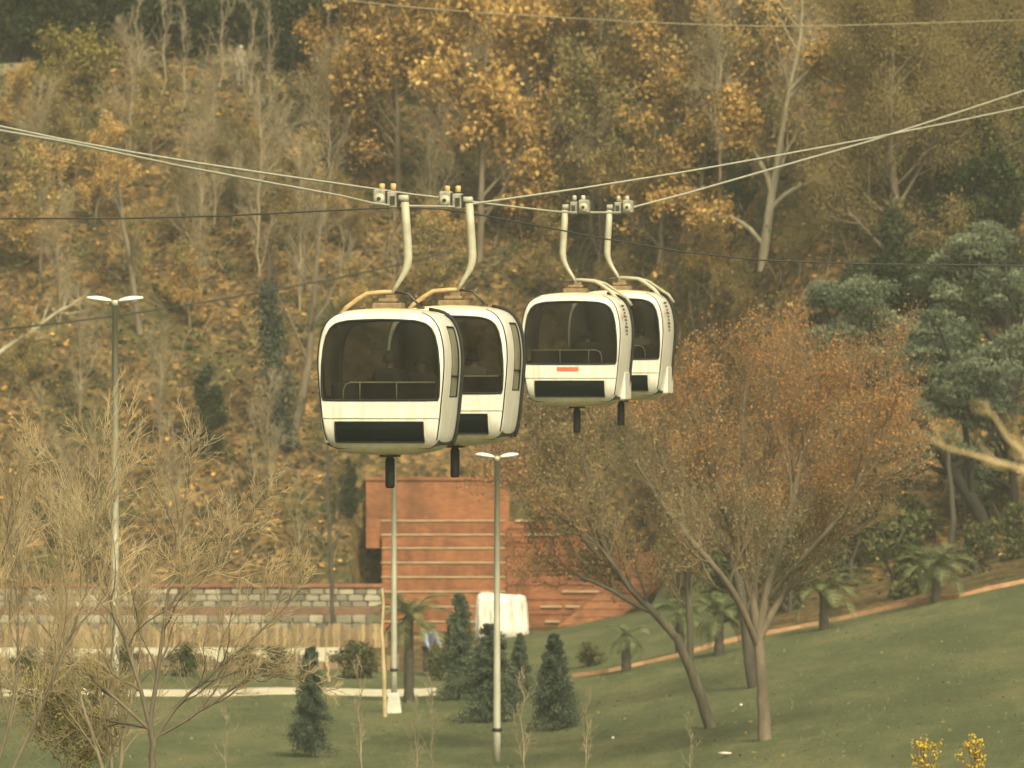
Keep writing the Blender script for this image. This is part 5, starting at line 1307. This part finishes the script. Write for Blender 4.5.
def lane_pt(anchor, px, py):
    gx_, gy_ = anchor; s, c = math.sin(YAW), math.cos(YAW); k = (px - 512) / F
    t = (k * gy_ - gx_) / (s - k * c); D_ = gy_ + t * c
    return Vector((gx_ + t * s, D_, CZ - (py - 384) / F * D_))
DA, DB = 111.0, 142.5
ancA = (at(390, 0, DA).x, DA); ancB = (at(577, 0, DB).x, DB)
def cabin(anc, px, ropey, label, flip, red, proto):
    p = lane_pt(anc, px, ropey); zb = p.z - 3.79
    if proto is None:
        root = empty('gondola_cabin', (p.x, p.y, zb), -YAW, label, 'cable car', 'gondola cabins hanging from the ropes')
        for nm, me, mt, _ in cabin_parts(flip, red):
            keep = nm in ('hanger_arm', 'pulley', 'roller', 'spring_drum', 'damper_post', 'grip_body', 'grip_jaw', 'grip_spring')
            for v in me.vertices: v.co.x *= 1.03; v.co.y *= 1 if keep else .80
            link(nm, me, mt, root)
        return root
    root = copy_tree(proto); root.location = (p.x, p.y, zb)
    for ch in list(root.children):
        if ch.name.startswith('red_plate'): bpy.data.objects.remove(ch)
    root['label'] = label; return root
c1 = cabin(ancA, 390, 205.5, 'nearest cream cable car cabin at the left, with a full view of its front', False, False, None)
c2 = cabin(ancA, 455, 206.8, 'second cream cabin, half hidden behind the nearest one', False, False, c1)
c3 = cabin(ancB, 577, 212.5, 'smaller cream cabin with a red plate under its front window', True, True, None)
c4 = cabin(ancB, 621, 212.5, 'farthest cream cabin, half hidden behind the one with the red plate', True, False, c3)
# passengers
def rider(c, u, v, rz, label, top, hair, s=1.0):
    off = Matrix.Rotation(-YAW, 3, 'Z') @ Vector((u, v, .10 + .12)); person(Vector(c.location) + off, rz - YAW, label, 'sit', M[top], M['darkcloth'], M[hair], s)
rider(c1, .05, -.32, R(180), 'seated passenger nearest the middle of the nearest cabin window', 'darkcloth', 'hair', 1.05)
rider(c1, .42, .34, 0, 'seated passenger facing out on the right in the nearest cabin', 'greycloth', 'hair', 1.0)
rider(c2, .35, -.30, R(180), 'seated passenger in the second cabin', 'greycloth', 'hair', 1.0)
rider(c3, .25, -.32, R(180), 'seated passenger in the cabin with the red plate', 'darkcloth', 'hair', 1.0)
rider(c4, .45, -.3, R(180), 'seated passenger in the farthest cabin', 'greycloth', 'hair', 1.0)

# ------------------------------------------------------------------ ropes and cables
def rope(name, label, pts, r, mat, cat='cable', k=6):
    P = np.array([list(p) for p in pts]); s = np.r_[0, np.cumsum(np.linalg.norm(np.diff(P, axis=0), axis=1))]
    u = np.linspace(0, s[-1], 60); u = np.unique(np.concatenate([u, s])); o = np.stack([np.interp(u, s, P[:, i]) for i in range(3)], 1)
    b = Vector(o[0]); mb = MB().tube([Vector(q) - b for q in o], r, k); return tag(mb.build(name, mat, loc=b), label, cat)
RA = [(-120, 105), (0, 130.5), (60, 141), (130, 155.5), (180, 166), (260, 181), (340, 195.5), (372, 203), (392, 205.6), (455, 206.8), (475, 203.5), (580, 188.5), (684, 172), (780, 155), (870, 138.3), (950, 122.5), (1024, 107), (1140, 80)]
RB = [(-120, 99), (0, 126.5), (60, 139), (130, 152), (200, 163.5), (280, 175.5), (340, 184), (409, 194), (442, 198), (494, 204.5), (555, 211.6), (577, 212.6), (621, 212.4), (636, 206.5), (684, 194), (780, 166.5), (870, 141), (950, 115), (1024, 90.5), (1140, 48)]
rope('haul_rope', 'bright steel rope carrying the two near cabins', [lane_pt(ancA, *q) for q in RA], .018, M['rope'])
rope('haul_rope', 'bright steel rope carrying the two far cabins', [lane_pt(ancB, *q) for q in RB], .021, M['rope'])
rope('thin_cable', 'thin dark cable running just below the cabin grips', [at(x, y, 122 + x * .02) for x, y in ((-60, 219), (0, 218.5), (120, 218.5), (220, 216), (340, 210), (395, 207.5), (440, 209), (475, 214), (530, 224), (600, 238), (684, 252), (760, 260), (860, 264), (960, 265), (1060, 266))], .015, M['ropedark'])
rope('thin_cable', 'thin dark cable slanting up behind the left lamp head', [at(x, y, 225 + x * .12) for x, y in ((-60, 336), (0, 329.5), (60, 323), (115, 316), (187, 305), (260, 292.5), (333, 279), (380, 269), (415, 261), (455, 250))], .030, M['ropedark'])
rope('thin_cable', 'thin cable crossing the very top of the view', [at(x, y, 210) for x, y in ((260, -9), (340, 0), (430, 9), (500, 14), (560, 17.5), (640, 22), (720, 25.5), (800, 26.5), (900, 24), (960, 22), (1024, 20), (1100, 16))], .016, M['soil2'])

# ------------------------------------------------------------------ air
hz = MB().box(-300, 300, -40, 560, -3, 95).build('haze', None)
hm = bpy.data.materials.new('haze'); hm.use_nodes = True; n = hm.node_tree; n.nodes.clear(); o = n.nodes.new('ShaderNodeOutputMaterial')
pv = n.nodes.new('ShaderNodeVolumePrincipled'); pv.inputs['Density'].default_value = .00034; pv.inputs['Color'].default_value = (.87, .88, .77, 1); pv.inputs['Anisotropy'].default_value = .2
n.links.new(pv.outputs[0], o.inputs['Volume']); hz.data.materials.append(hm); tag(hz, kind='stuff')
